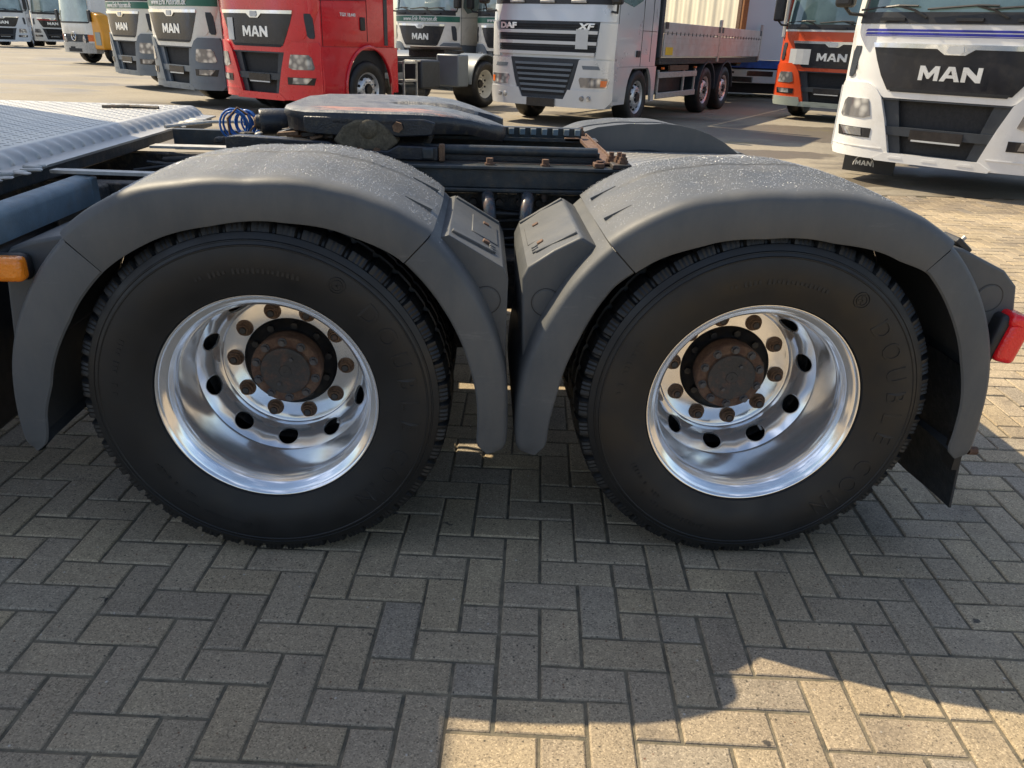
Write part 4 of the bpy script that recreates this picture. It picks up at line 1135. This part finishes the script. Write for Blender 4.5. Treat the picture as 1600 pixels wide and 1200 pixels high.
for k in range(16):
    x = -.12+jk.uniform(0, .16); y = .82+jk.uniform(0, .25); z = 1.07+jk.uniform(0, .022)
    L_ = jk.uniform(.03, .08)
    MB().box((x, y, z), (x+L_, y+jk.uniform(.01, .03), z+jk.uniform(.006, .014)), Matrix.Rotation(jk.uniform(-.5, .5), 3, 'Z') @ Matrix.Rotation(jk.uniform(-.3, .3), 3, 'Y')).build('lock_linkage', M[jk.choice(['nut', 'grease', 'rust_dark'])], fifth, bevel=.002, seg=1)
# lock cylinder to the left of the plate
lc = MB().lathe([(-.0, .0001), (.0, .026), (.012, .028), (.014, .046), (.022, .049), (.10, .049), (.15, .046), (.17, .03)], 28).build('lock_cylinder', M['grease'], fifth, smooth=40, xf=Matrix.Translation((-.225, 1.13, 1.103)) @ Matrix.Rotation(radians(-72), 4, 'Z'))
MB().lathe([(-.006, .0001), (-.006, .018), (.002, .021)], 20).build('cylinder_cap', M['nut'], fifth, smooth=40, xf=Matrix.Translation((-.225, 1.13, 1.103)) @ Matrix.Rotation(radians(-72), 4, 'Z'))

# ---- blue spiral air hose
pts = []
for k in range(9*18+1):
    t = 2*pi*k/18; tt = k/(9*18)
    r = .047-.010*tt+.004*sin(t*.7)
    pts.append((-.285+.045*(tt-.5)+r*cos(t)*.95, 1.16+.09*(tt-.5)+.012*sin(t*1.3), 1.092+r*sin(t)*1.12))
pb(MB().tube(pts, .0042, 6), 'spiral_air_hose', 'hose', smooth=60)
pb(MB().tube([(-.23, 1.12, 1.09), (-.25, 1.08, 1.06), (-.30, 1.05, 1.05), (-.31, 1.07, 1.12), (-.28, 1.10, 1.155), (-.25, 1.12, 1.13)], .0042, 6), 'brown_hose', 'nut', smooth=60)
for k in range(7):
    x = -.34+jk.uniform(0, .14); y = .92+jk.uniform(0, .2); z = 1.035+jk.uniform(0, .02)
    pb(MB().box((x, y, z), (x+jk.uniform(.02, .05), y+jk.uniform(.02, .05), z+jk.uniform(.012, .024)), Matrix.Rotation(jk.uniform(-.6, .6), 3, 'Z')), 'hose_fitting', jk.choice(['frame_dirty', 'nut', 'galv']), bevel=.004, seg=1)

# ---- checker plate decks (raised bars are real)
def checker(x0, x1, y0, y1, z, name, step=.034, parent=T, tilt=None):
    p = pb(MB().box((x0, y0, z-.004), (x1, y1, z)), name, 'checker')
    vs = []; fs = []
    ix = 0; x = x0+step/2
    while x < x1-.01:
        y = y0+step/2; iy = 0
        while y < y1-.01:
            a = pi/4 if (ix+iy) % 2 else -pi/4
            c, s = cos(a), sin(a); L_, w, h = .0125, .0030, .0016
            o0 = len(vs)
            for (u, v, zz) in ((-L_, 0, 0), (0, -w, 0), (L_, 0, 0), (0, w, 0), (-L_*.5, 0, h), (L_*.5, 0, h)):
                vs.append((x+u*c-v*s, y+u*s+v*c, z+zz))
            fs += [(o0, o0+1, o0+5, o0+4), (o0+1, o0+2, o0+5), (o0+2, o0+3, o0+4, o0+5), (o0+3, o0, o0+4)]
            y += step; iy += 1
        x += step; ix += 1
    q = MB().add(vs, fs).build('tread_bars', M['checker'], p); q['kind'] = 'stuff'
    return p
dk = checker(-2.02, -.885, .10, 2.36, 1.050, 'front_deck_plate', .036)
# pressed riser with flutes and a lower flange
vs = []; fs = []; n = 420
for k in range(n+1):
    y = .10+2.26*k/n; fl = .011*abs(sin(pi*y/.078))**2.2
    for (x, z) in ((-.885, 1.050), (-.876, 1.048), (-.862+fl*.7, 1.036+fl*.3), (-.846+fl, 1.022+fl*.3), (-.832, 1.009), (-.822, 1.006), (-.765, 1.004), (-.765, .996)): vs.append((x, y, z))
for k in range(n):
    for j in range(7): fs.append((k*8+j, k*8+j+1, (k+1)*8+j+1, (k+1)*8+j))
MB().add(vs, fs).build('pressed_edge', M['checker'], dk, smooth=50)
pb(MB().box((-.83, .16, .955), (-.775, 2.32, .995)), 'deck_beam', 'frame', bevel=.004)
for y in (.30, 1.78):
    for k in range(9):
        yy = y+.035*k+jk.uniform(-.01, .01)
        pb(MB().box((-.80+jk.uniform(-.01, .03), yy, 1.005), (-.73+jk.uniform(-.01, .02), yy+.022, 1.005+jk.uniform(.006, .015)), Matrix.Rotation(jk.uniform(-.5, .5), 3, 'Z')), 'deck_clip', 'galv', bevel=.004, seg=1)
pb(MB().tube([(-.78, 1.7, 1.015), (-.66, 1.95, 1.015), (-.56, 2.15, 1.0)], .008, 6), 'deck_latch_rod', 'galv')
pb(MB().tube([(-1.22, 2.1, 1.054), (-1.10, 2.13, 1.056), (-.96, 2.12, 1.054)], .010, 6), 'deck_handle', 'rust_dark')
rd = checker(1.15, 1.86, .70, 1.82, .950, 'rear_deck_plate', .034)
# cross frames behind the deck
pb(MB().box((-.74, .60, .985), (-.22, .64, .995), Matrix.Rotation(radians(-3), 3, 'Z')), 'side_rail_strip', 'galv')
pb(MB().box((-.74, 1.40, .962), (-.10, 1.47, .972)), 'cross_strip', 'galv')
pb(MB().box((-.62, 1.22, .940), (-.10, 1.26, .950)), 'cross_strip', 'galv')
pb(MB().box((-.72, 1.62, .93), (.2, 1.66, 1.015)), 'far_rail_top', 'frame')
pb(MB().cyl((-.40, 1.05, .86), (-.40, 1.25, .86), .045, n=20), 'air_coupling', 'frame_dirty', smooth=40)
pb(MB().box((-.585, 1.10, .90), (-.54, 1.16, .945)), 'valve_block', 'bluegrey', bevel=.004)
for q in range(4): pb(MB().tube([(-.66, 1.02+.05*q, .86), (-.45, .98+.06*q, .88), (-.20, 1.0+.05*q, .93), (0, 1.02+.04*q, .95)], .009, 6), 'brake_hose', 'frame_dirty', smooth=60)
# blue-grey cross plate in front of the first fender
bp = MB().prism([(-.62, .893), (-.606, .897), (-.606, .955), (-.612, .972), (-.626, .980), (-.66, .982), (-.66, .974), (-.63, .972), (-.618, .955)], .02, .62)
bp_ = pb(bp, 'blue_grey_side_plate', 'bluegrey', smooth=50)
MB().box((-.655, .58, .895), (-.604, .63, .978)).build('end_gusset', M['bluegrey'], bp_, bevel=.006)
pb(MB().box((-.95, .05, .30), (-.80, .75, .80)), 'front_side_panel', 'black_plastic', bevel=.02)
pb(MB().box((-.80, .70, .42), (-.64, .78, .93)), 'inner_side_panel', 'frame_dirty', bevel=.01)
pb(MB().box((1.98, .45, .56), (2.10, 2.0, .68)), 'rear_crossmember', 'frame', bevel=.01)
pb(MB().box((2.06, .50, .70), (2.11, .80, .84)), 'rear_lamp_cluster', 'red_lens', bevel=.01)
# ---- cab and front of the same truck (left of the frame: it throws the shadow)
XF = Matrix.Translation((-4.40, 1.23, 0)) @ Matrix.Rotation(-pi/2, 4, 'Z') 
man_cab(T, 'paint_white', 'paint_slate', xf=XF @ Matrix.Rotation(pi, 4, 'Z') @ Matrix.Rotation(pi, 4, 'Z'), depth=2.3, H=3.64)
pb(MB().box((-2.0, .10, .42), (-1.05, .72, .94)), 'fuel_tank', 'galv', bevel=.06, seg=4)

# ================================================================== PARKED TRUCKS BEHIND
def truck(name, loc, A, label, cat='truck', group=None): return empty(name, (loc[0], loc[1], 0), -radians(A), label, cat, group)
GR = 'white and green trucks parked in the row'
# white truck, right foreground
t1 = truck('parked_truck', (5.55, 6.66), 46, 'white cab with three blue stripes above the grille, nearest parked truck on the right')
man_cab(t1, 'paint_white', 'paint_white', stripe='blue', H=3.6, zs=1.02)
chassis(t1, 2.2, 6.0, (5.1,))
fl = MB().box((-1.18, .62, .04), (-.56, .64, .33)).build('front_mud_flap', M['black_plastic'], t1)
man_letters(fl, -.93, .150, .058, 0, None, 'text_white', flat=.620, sx=.9, name='flap_letter', thick=.004)
MB().tube([(-.93-.125*cos(pi*k/14), .617, .115+.125*sin(pi*k/14)) for k in range(15)], .006, 5).build('flap_arc', M['text_white'], fl)
st_ = fpanel([(2.02, -.98, -.90), (1.95, -.98, -.90)], .012, .004, 2).build('windscreen_sticker', M['paper_green'], t1)
# orange truck
t2_ = truck('parked_truck', (7.80, 15.05), 42, 'orange-red cab with grey-green bumper and white sign plate beside the grille letters')
man_cab(t2_, 'paint_orange', 'paint_orange', skid='grey_green', stripe='top', topcol=None, plates=((-.92, -.46, 1.05, 1.33),), H=3.5, zs=1.06)
for s in (-1, 1):
    rr = [(.47, .56, 1.255), (.36, .52, 1.245), (.29, .56, 1.20)]; rr = rr if s > 0 else [(z, -b_, -a_) for z, a_, b_ in rr]
    fpanel(rr, .048, .1, 8).build('bumper_lower_corner', M['grey_green'], t2_, smooth=30)
for s in (-1, 1):
    MB().box((min(s*1.16, s*1.232), .2, 1.62), (max(s*1.16, s*1.232), .35, 3.0)).build('white_pillar', M['paint_cream'], t2_, bevel=.02)
chassis(t2_, 2.2, 6.0, (5.1,))
# red tractor
t3 = truck('parked_tractor', (-3.24, 12.70), 35, 'bright red tractor unit, its side and open grey chassis facing the camera')
man_cab(t3, 'paint_red', 'paint_red', skid='paint_red', plates=((-.72, -.56, 1.07, 1.37),), H=3.6, zs=1.17)
letters(t3, '18.440', 0, 0, .001, M['text_white']) if False else None
vs, fs = text_geo('TGX 18.440', .075, .002, .002)
MB().add([(1.2245-v[1], .95+v[0], 1.70+v[2]) for v in vs], fs).build('model_lettering', M['text_white'], t3)
chassis(t3, 2.2, 6.1, (5.15,), fender=True, col='paint_slate')
MB().box((.72, 2.95, .45), (1.20, 3.55, .98)).build('battery_box', M['darkgrille'], t3, bevel=.04)
for z in (.30, .60, .92): MB().box((1.05, 2.40, z), (1.22, 2.80, z+.035)).build('step', M['galv'], t3)
for y in (2.40, 2.78): MB().box((1.18, y, .28), (1.21, y+.03, .98)).build('step_post', M['galv'], t3)
MB().cyl((.95, 2.5, .42), (.95, 3.2, .42), .14, n=16).build('air_tank', M['frame'], t3, smooth=40)
MB().box((.62, 4.15, .45), (1.20, 4.52, 1.08)).build('fender_box', M['paint_slate'], t3, bevel=.03)
MB().prism([(-.42, 4.55), (-.46, 4.9), (-.30, 5.5), (-.08, 5.6), (-.05, 5.2), (.05, 5.2), (.08, 5.6), (.30, 5.5), (.46, 4.9), (.42, 4.55), (.2, 4.45), (-.2, 4.45)], 1.15, 1.21, 'z').build('fifth_wheel', M['rust_dark'], t3, bevel=.01)
MB().box((-.5, 4.6, 1.0), (.5, 5.3, 1.14)).build('fifth_wheel_base', M['frame_dirty'], t3)
for k in range(5): MB().tube([(.1*k-.2, 2.35, 1.5), (.1*k-.1, 2.8, 1.0), (.1*k-.2, 3.4, 1.15)], .018, 5).build('air_line', M['black_plastic'], t3, smooth=60)
MB().box((.68, 5.82, .22), (1.20, 5.84, .95)).build('mud_flap', M['black_plastic'], t3)
MB().box((1.14, 5.80, .62), (1.24, 5.90, .74)).build('tail_lamp', M['red_lens'], t3, bevel=.01)
# white/green trucks, left of the red one
for (loc, A, lab) in (((-5.35, 14.65), 42, 'white-green cab with slate bumper parked directly left of the red tractor'), ((-8.05, 18.9), 44, 'white-green cab with slate bumper, right beside the white and yellow crane truck')):
    t = truck('parked_truck', loc, A, lab, group=GR)
    man_cab(t, 'paint_cream', 'paint_slate', stripe='green', text='www.Erik Petersen.dk', H=3.6, zs=1.17)
    chassis(t, 2.2, 6.0, (5.1,))
for (loc, A, lab, pap) in (((-1.15, 22.4), 38, 'white-green cab seen between the red tractor and the silver truck, numbered paper in its windscreen', True), ((1.25, 20.9), 38, 'white-green cab half hidden behind the left edge of the silver truck', False)):
    t = truck('parked_truck', loc, A, lab, group=GR)
    man_cab(t, 'paint_cream', 'paint_slate', stripe='green', text='www.Erik Petersen.dk', H=3.6, glass='glass_pale', zs=1.17)
    chassis(t, 2.2, 6.0, (5.1,))
    if pap:
        zk = 1.17
        pp = fpanel([(2.05, .55, .85), (1.86, .55, .85)], .012, .004, 2).build('windscreen_paper', M['paper_cyan'], t)
        letters(t, '57', .70, 1.955, .13, M['blackgloss'], .001, .004, .018, name='paper_number')
        fpanel([(2.35, -.9, -.35), (1.90, -.9, -.35)], .012, .004, 3).build('windscreen_sheet', simple('sheet_mint', (.35, .62, .45), .5), t)
# far-left pair and old grey truck
for (loc, A, lab) in (((-28.0, 50.0), -20, 'pale grey cab at the far left edge, nearer of the two pale cabs'), ((-27.3, 54.5), -20, 'pale grey cab with red line under its windscreen, beside the left edge cab')):
    t = truck('parked_truck', loc, A, lab, group='pale grey cabs far left')
    man_cab(t, 'paint_pale', 'paint_pale', H=3.6, glass='glass_pale', zs=1.15)
    chassis(t, 2.2, 6.0, (5.1,))
    if loc[1] > 51: fpanel([(1.60, -.9, .3), (1.565, -.9, .3)], .02, .008, 6).build('red_line', M['paint_red'], t)
t = truck('parked_truck', (-29.3, 62.0), -14, 'older grey cab with a purple sun visor behind the white and yellow crane truck')
B = lambda mb, n, m, **k: mb.build(n, M[m], t, **k)
B(cab_shell([(.5, .03), (.55, 0), (1.6, 0), (2.5, .0), (3.3, .04), (3.4, .12)]), 'cab_body', 'paint_pale', smooth=35)
B(fpanel([(2.55, -1.12, 1.12), (1.55, -1.15, 1.15)], .01, .02), 'windscreen', 'glass')
B(fpanel([(2.62, -1.18, 1.18), (2.25, -1.18, 1.18)], .08, .08), 'sun_visor', 'purple')
B(fpanel([(1.12, -1.05, 1.05), (.92, -1.05, 1.05)], .012, .02), 'grille_panel', 'blackgloss')
man_letters(t, -.4, 1.05, .13, .014)
B(fpanel([(.88, -1.2, 1.2), (.38, -1.2, 1.2)], .05, .3), 'bumper', 'paint_slate')
for (z0, z1) in ((.60, .72), (.42, .52)): B(fpanel([(z1, -.7, .7), (z0, -.7, .7)], .058, .02), 'bumper_grille', 'mesh_dark')
for s in (-1, 1):
    small_wheel(t, s*1.19, 1.3, s)
    rr = [(.80, .82, 1.1), (.62, .82, 1.1)]; rr = rr if s > 0 else [(z, -b_, -a_) for z, a_, b_ in rr]
    B(fpanel(rr, .06, .02, 4), 'headlight', 'headlight')
B(fpanel([(1.62, -.3, .0), (1.52, -.32, .05)], .02, .01, 3), 'windscreen_card', 'paper_cyan')

# white and yellow crane truck
t = truck('crane_truck', (-15.05, 31.2), 36, 'small white cab truck with round-star grille and a yellow crane behind its cab')
B = lambda mb, n, m, **k: mb.build(n, M[m], t, **k)
B(cab_shell([(.62, .04), (.68, 0), (1.45, .0), (2.3, .05), (2.55, .12), (2.6, .25)], w=1.1, depth=1.8, c=.26), 'cab_body', 'paint_cream', smooth=35)
B(fpanel([(2.3, -.92, .92), (1.50, -1.0, 1.0)], .004, .02, c=.30), 'windscreen', 'glass_pale', smooth=40)
B(fpanel([(1.50, -1.0, 1.0), (1.44, -1.0, 1.0)], .014, .02), 'wiper_cowl', 'black_plastic')
B(fpanel([(1.06, -.92, .92), (.78, -.85, .85)], .012, .02), 'grille_panel', 'darkgrille')
for z in (.84, .90, .96, 1.02): B(fpanel([(z+.01, -.88, .88), (z-.01, -.88, .88)], .022, .01, 8), 'grille_slat', 'mesh_dark')
st3 = MB().tube([(.15*cos(2*pi*k/24), -.035, .98+.15*sin(2*pi*k/24)) for k in range(25)], .016, 6)
for k in range(3): st3.tube([(0, -.035, .98), (.15*sin(2*pi*k/3), -.035, .98+.15*cos(2*pi*k/3))], .012, 5)
B(st3, 'star_badge', 'chrome', smooth=50)
for s in (-1, 1):
    rr = [(1.05, .86, 1.10), (.82, .86, 1.10)]; rr = rr if s > 0 else [(z, -b_, -a_) for z, a_, b_ in rr]
    B(fpanel(rr, .02, .03, 5), 'indicator_lamp', 'indicator')
    B(MB().lathe([(0, .0001), (0, .12), (.02, .13)], 20), 'round_headlight', 'headlight', xf=Matrix.Translation((s*.66, -.02, .86)) @ Matrix.Diagonal((.8, 1, 1.25, 1)))
    small_wheel(t, s*1.05, 1.05, s, R_=.42)
    B(MB().box((s*1.12-.06, .02, 1.5), (s*1.12+.10, .10, 1.9)), 'mirror', 'black_plastic', bevel=.02)
B(fpanel([(.76, -1.12, 1.12), (.62, -1.14, 1.14), (.40, -1.10, 1.10)], .05, .3), 'bumper', 'galv', smooth=35)
B(fpanel([(.62, -.30, .0), (.48, -.30, .0)], .06, .02, 3), 'bumper_opening', 'mesh_dark')
B(fpanel([(.56, -.45, .45), (.44, -.45, .45)], .058, .02, 4), 'bumper_grille', 'mesh_dark')
B(MB().box((-1.0, .3, .45), (1.0, 5, .75)), 'underbody', 'frame_dirty')
B(MB().box((-1.15, 2.6, .95), (1.2, 6.5, 1.55)), 'load_bed', 'galv', bevel=.02)
B(MB().prism([(1.10, .55), (1.75, .55), (1.80, 1.10), (1.55, 1.75), (1.12, 1.85)], .10, .55), 'crane_leg_housing', 'orange_yellow', bevel=.06, seg=3)
B(MB().box((1.28, .085, .70), (1.62, .11, 1.15)), 'crane_panel', 'grey_green')
B(MB().box((1.05, 1.9, 1.0), (1.40, 2.3, 3.4)), 'crane_column', 'orange_yellow', bevel=.03)
B(MB().box((-.6, 1.95, 2.9), (1.30, 2.25, 3.2)), 'crane_boom', 'orange_yellow', bevel=.03)
for s in (-1, 1): small_wheel(t, s*1.05, 4.6, s, R_=.42)

# silver drop-side truck
t = truck('dropside_truck', (1.72, 12.80), 33, 'silver flatbed truck with large slatted grilles and pale aluminium drop sides')
B = lambda mb, n, m, **k: mb.build(n, M[m], t, **k)
SQ = 6
B(cab_shell([(.98, .03), (1.02, 0), (1.95, 0), (2.6, .02), (3.5, .05), (3.6, .2)], sq=SQ, c=.26), 'cab_body', 'paint_silver', smooth=35)
fp = lambda rows, off=0, th=.02, nx=14: fpanel(rows, off, th, nx, .26, SQ)
B(fp([(1.98, -1.22, 1.22), (1.72, -1.21, 1.21)], .012, .05, 24), 'front_flap', 'paint_silver', smooth=40)
B(fp([(1.72, -.98, .98), (1.20, -.93, .93)], .008, .03), 'upper_grille', 'darkgrille')
for (z, w_) in ((1.545, .97), (1.375, .96), (1.205, .94)): B(fp([(z+.030, -w_, w_), (z-.022, -w_, w_)], .045, .04), 'grille_bar', 'paint_silver', smooth=35)
for z in (1.66, 1.62, 1.47, 1.43, 1.30, 1.265): B(fp([(z+.014, -.95, .95), (z-.014, -.95, .95)], .022, .02), 'grille_louvre', 'mesh_dark')
letters(t, 'DAF', -.76, 1.635, .125, M['letter_metal'], .008, .006, .03, sx=1.5, c=.26, sq=SQ, name='maker_letters')
letters(t, 'XF', .76, 1.635, .135, M['letter_metal'], .008, .006, .03, sx=1.6, c=.26, sq=SQ, shear=.2, name='model_letters')
B(fp([(1.60, .60, .82), (1.29, .60, .82)], .05, .01, 3), 'sign_plate', 'plate')
for s in (-1, 1):
    mir = lambda rows: rows if s > 0 else [(z, -b_, -a_) for z, a_, b_ in rows]
    B(fp(mir([(1.70, 1.00, 1.235), (1.14, .96, 1.225)]), .028, .10, 6), 'corner_deflector', 'paint_silver', smooth=35)
    B(fp(mir([(1.12, .68, 1.225), (.80, .60, 1.235), (.62, .54, 1.235)]), .035, .25, 10), 'lamp_panel', 'paint_silver', smooth=35)
    B(fp(mir([(.84, .72, 1.16), (.80, .70, 1.19), (.68, .74, 1.16)]), .048, .03, 6), 'headlight', 'headlight', smooth=30)
    B(fp(mir([(.80, 1.07, 1.16), (.70, 1.07, 1.15)]), .052, .02, 3), 'indicator_lamp', 'indicator')
    B(fp(mir([(1.03, .74, 1.02), (.97, .76, 1.05)]), .038, .02, 4), 'panel_slot', 'paint_slate')
    for q in (.78, .90): B(MB().lathe([(0, .0001), (0, .035), (.02, .045)], 16), 'fog_light', 'headlight', xf=Matrix.Translation((s*q, yf(q, .5, SQ, .26)-.085, .50)))
    B(MB().box((s*1.30-.09, -.05, 1.98), (s*1.30+.09, .10, 2.6)), 'mirror', 'black_plastic', bevel=.04)
    B(MB().tube([(s*1.12, .20, 1.88), (s*1.28, .08, 1.86), (s*1.30, .05, 2.0)], .02, 6), 'mirror_arm', 'black_plastic', smooth=40)
    B(side_panel(s*1.232, .24, 2.2, 1.02, .40, (1.42, .50, .62)), 'side_skirt', 'paint_silver', smooth=30)
    small_wheel(t, s*1.19, 1.42, s, xf=None)
    B(MB().prism([(.40, 2.05), (.5, 2.9), (1.2, 2.9), (1.3, 2.1), (.9, 1.98)], s*1.218, s*1.224, 'x'), 'side_window', 'glass')
    se = MB()
    for (ya, za, yb, zb_) in ((.31, 1.02, .33, 2.9), (1.40, 1.02, 1.40, 3.0), (.31, 1.02, 2.1, 1.02), (1.40, 1.62, 2.1, 1.62), (1.85, 1.1, 1.85, 2.9)): se.tube([(s*1.221, ya, za), (s*1.221, yb, zb_)], .006, 4)
    B(se, 'door_seam', 'mesh_dark')
    B(MB().box((s*1.19 if s > 0 else s*1.25, 1.18, 1.18), (s*1.25 if s > 0 else s*1.19, 1.32, 1.29)), 'door_handle', 'black_plastic', bevel=.01)
B(fp([(1.19, -.70, .70), (1.13, -.70, .70)], -.05, .02), 'grille_gap', 'mesh_dark')
B(fp([(1.13, -.68, .68), (1.05, -.66, .66), (.75, -.58, .58), (.55, -.50, .50), (.47, -.42, .42)], .034, .10, 12), 'lower_grille_frame', 'darkgrille', smooth=35)
for k in range(6):
    z = 1.03-.088*k; w_ = .58-.028*k
    B(fp([(z+.026, -w_, w_), (z-.012, -w_+.01, w_-.01)], .058, .02, 10), 'grille_slat', 'paint_slate', smooth=30)
    B(fp([(z-.014, -w_, w_), (z-.058, -w_+.01, w_-.01)], .040, .012, 10), 'grille_gap', 'mesh_dark')
B(fp([(.63, -1.24, -.50), (.47, -1.24, -.42), (.34, -1.15, -.35)], .055, .25, 8), 'bumper', 'paint_silver', smooth=35)
B(fp([(.63, .50, 1.24), (.47, .42, 1.24), (.34, .35, 1.15)], .055, .25, 8), 'bumper', 'paint_silver', smooth=35)
B(fp([(.47, -.43, .43), (.34, -.36, .36)], .055, .2, 8), 'bumper', 'paint_silver', smooth=35)
B(fp([(.47, -.30, .26), (.33, -.30, .26)], .085, .02, 3), 'number_plate_holder', 'blackgloss')
B(fp([(2.9, -1.10, 1.10), (2.16, -1.14, 1.14)], .006, .02, 20), 'windscreen', 'glass', smooth=40)
B(fp([(2.16, -1.15, 1.15), (1.985, -1.16, 1.16)], .016, .03, 20), 'wiper_cowl', 'black_plastic', smooth=40)
for q in (-.6, 0, .6): B(MB().box((q-.14, yf(q, 2.03, SQ, .26)-.06, 2.0), (q+.14, yf(q, 2.03, SQ, .26)-.02, 2.04)), 'wiper_mount', 'galv', bevel=.008)
B(MB().box((-1.0, .35, .35), (1.0, 2.1, .95)), 'underbody', 'mesh_dark')
chassis(t, 2.2, 9.6, (5.4, 6.8), col='darkgrille', rim='chrome_dull', deep=False)
B(MB().box((-1.22, 2.35, 1.05), (1.22, 9.55, 1.17)), 'load_floor', 'frame_dirty')
y0 = 2.45
for k in range(2):
    a2, b2 = y0+k*3.55, y0+(k+1)*3.55-.10
    for s in (-1, 1):
        x0, x1 = (s*1.21, s*1.25) if s > 0 else (s*1.25, s*1.21)
        dbd = B(MB().box((x0, a2, 1.19), (x1, b2, 1.60)), 'drop_side', 'board', bevel=.008)
        MB().box((x0-.002, a2, 1.61), (x1+.002, b2, 1.80)).build('drop_side_upper', M['board'], dbd, bevel=.008)
        for q in range(14): MB().box((s*1.25-.004, a2+.12+q*.24, 1.575), (s*1.25+.008, a2+.15+q*.24, 1.64)).build('lashing_eye', M['frame'], dbd)
        for yy in (a2, b2-.14): MB().box((s*1.25-.004, yy, 1.68), (s*1.25+.01, yy+.14, 1.80)).build('latch', M['frame'], dbd)
        for z in (1.30, 1.42, 1.52): MB().box((s*1.25-.002, a2+.02, z), (s*1.25+.003, b2-.02, z+.006)).build('board_rib', M['galv'], dbd)
        B(MB().box((x0-.01, b2, 1.08), (x1+.012, b2+.09, 1.95)), 'side_post', 'galv', bevel=.01)
B(MB().box((-1.22, 2.28, 1.17), (1.24, 2.40, 3.2)), 'headboard', 'darkgrille', bevel=.02)
B(MB().box((1.252, 2.55, 1.22), (1.256, 2.95, 1.36)), 'yellow_sign', 'yellow')
B(MB().box((-1.22, 9.46, 1.17), (1.22, 9.50, 1.80)), 'tail_board', 'board')
for s in (-1, 1):
    gd = B(MB().box((s*1.20-.02, 2.40, .80), (s*1.20+.02, 4.70, .91)), 'side_guard', 'galv', bevel=.01)
    MB().box((s*1.20-.02, 2.40, .42), (s*1.20+.02, 4.70, .53)).build('guard_rail', M['galv'], gd, bevel=.01)
    for yy in (2.42, 3.9, 4.6): MB().box((s*1.20-.03, yy, .42), (s*1.20-.0, yy+.07, .95)).build('guard_post', M['galv'], gd)
    B(MB().box((s*1.20-.02, 3.0, .93), (s*1.20+.02, 4.1, 1.03)), 'tool_strip', 'rust')
    for yy in (2.55, 4.5): B(MB().box((s*1.22-.02, yy, .96), (s*1.22+.02, yy+.08, 1.0)), 'side_marker', 'indicator')
B(MB().box((-.9, 2.6, .45), (.9, 4.6, .95)), 'fuel_tank', 'frame', bevel=.06)
B(MB().box((-1.2, 9.3, .55), (1.2, 9.4, .68)), 'rear_underrun_bar', 'frame')

# curtain trailer behind the silver truck, and pale box trailer
t = truck('curtain_trailer', (6.15, 22.4), 67, 'cream curtain-side trailer with rust-orange corner post rising behind the silver drop sides')
B = lambda mb, n, m, **k: mb.build(n, M[m], t, **k)
vs = []; fs = []; n = 160
for s in (0, 1):
    for k in range(n+1):
        x = -5.6+8.3*k/n; y = .018*sin(x*11)+.01*sin(x*29+1)
        for z in (1.15, 1.8, 2.6, 4.0): vs.append((x, y*(1+.3*sin(z*2))+s*.05, z))
N = 4*(n+1)
for k in range(n):
    for j in range(3):
        q = (k*4+j, (k+1)*4+j, (k+1)*4+j+1, k*4+j+1); fs += [q, tuple(N+v for v in reversed(q))]
B(MB().add(vs, fs), 'curtain', 'tarp', smooth=60)
B(MB().box((-5.55, .07, 1.1), (2.62, 2.4, 3.98)), 'trailer_body', 'boxgrey')
B(MB().box((2.70, -.06, 1.0), (2.84, .12, 4.0)), 'corner_post', 'rust', bevel=.01)
B(MB().box((2.85, -.05, 1.0), (2.93, .10, 4.0)), 'door_frame', 'rust_orange', bevel=.01)
B(MB().box((-5.6, -.02, .95), (2.9, .10, 1.14)), 'side_rail', 'frame')
for x in (-3.8, -2.5, 1.4):
    small_wheel(t, x, .0, 1, xf=Matrix.Translation((x, .32, 0)) @ Matrix.Rotation(-pi/2, 4, 'Z') @ Matrix.Translation((-x, 0, 0)))
t = truck('box_trailer', (9.9, 22.6), 12, 'pale blue-grey box trailer with blue rail, between the drop-side truck and the orange cab')
B = lambda mb, n, m, **k: mb.build(n, M[m], t, **k)
B(MB().box((-2.6, 0, 1.12), (3.6, 2.5, 4.0)), 'box_body', 'boxgrey', bevel=.02)
B(MB().box((-2.62, -.03, 1.07), (3.6, .05, 1.13)), 'yellow_rail', 'yellow')
B(MB().box((-2.55, -.01, .84), (3.6, .1, 1.06)), 'blue_rail', 'blue')
bm_ = B(MB().box((-2.75, -.12, .42), (3.6, .0, .80)), 'rear_bumper', 'paint_pale', bevel=.02)
for x in (-2.6, -2.35, -2.1, -1.85): MB().box((x, -.125, .68), (x+.12, -.115, .74)).build('bumper_mark', M['frame'], bm_)
MB().box((-1.35, -.128, .62), (-.6, -.115, .76)).build('dark_plate', M['blackgloss'], bm_)
MB().box((-2.76, -.13, .48), (-2.66, -.11, .58)).build('lamp', M['indicator'], bm_)
B(MB().box((-2.5, .2, .12), (3.4, 2.4, .9)), 'underbody', 'mesh_dark')
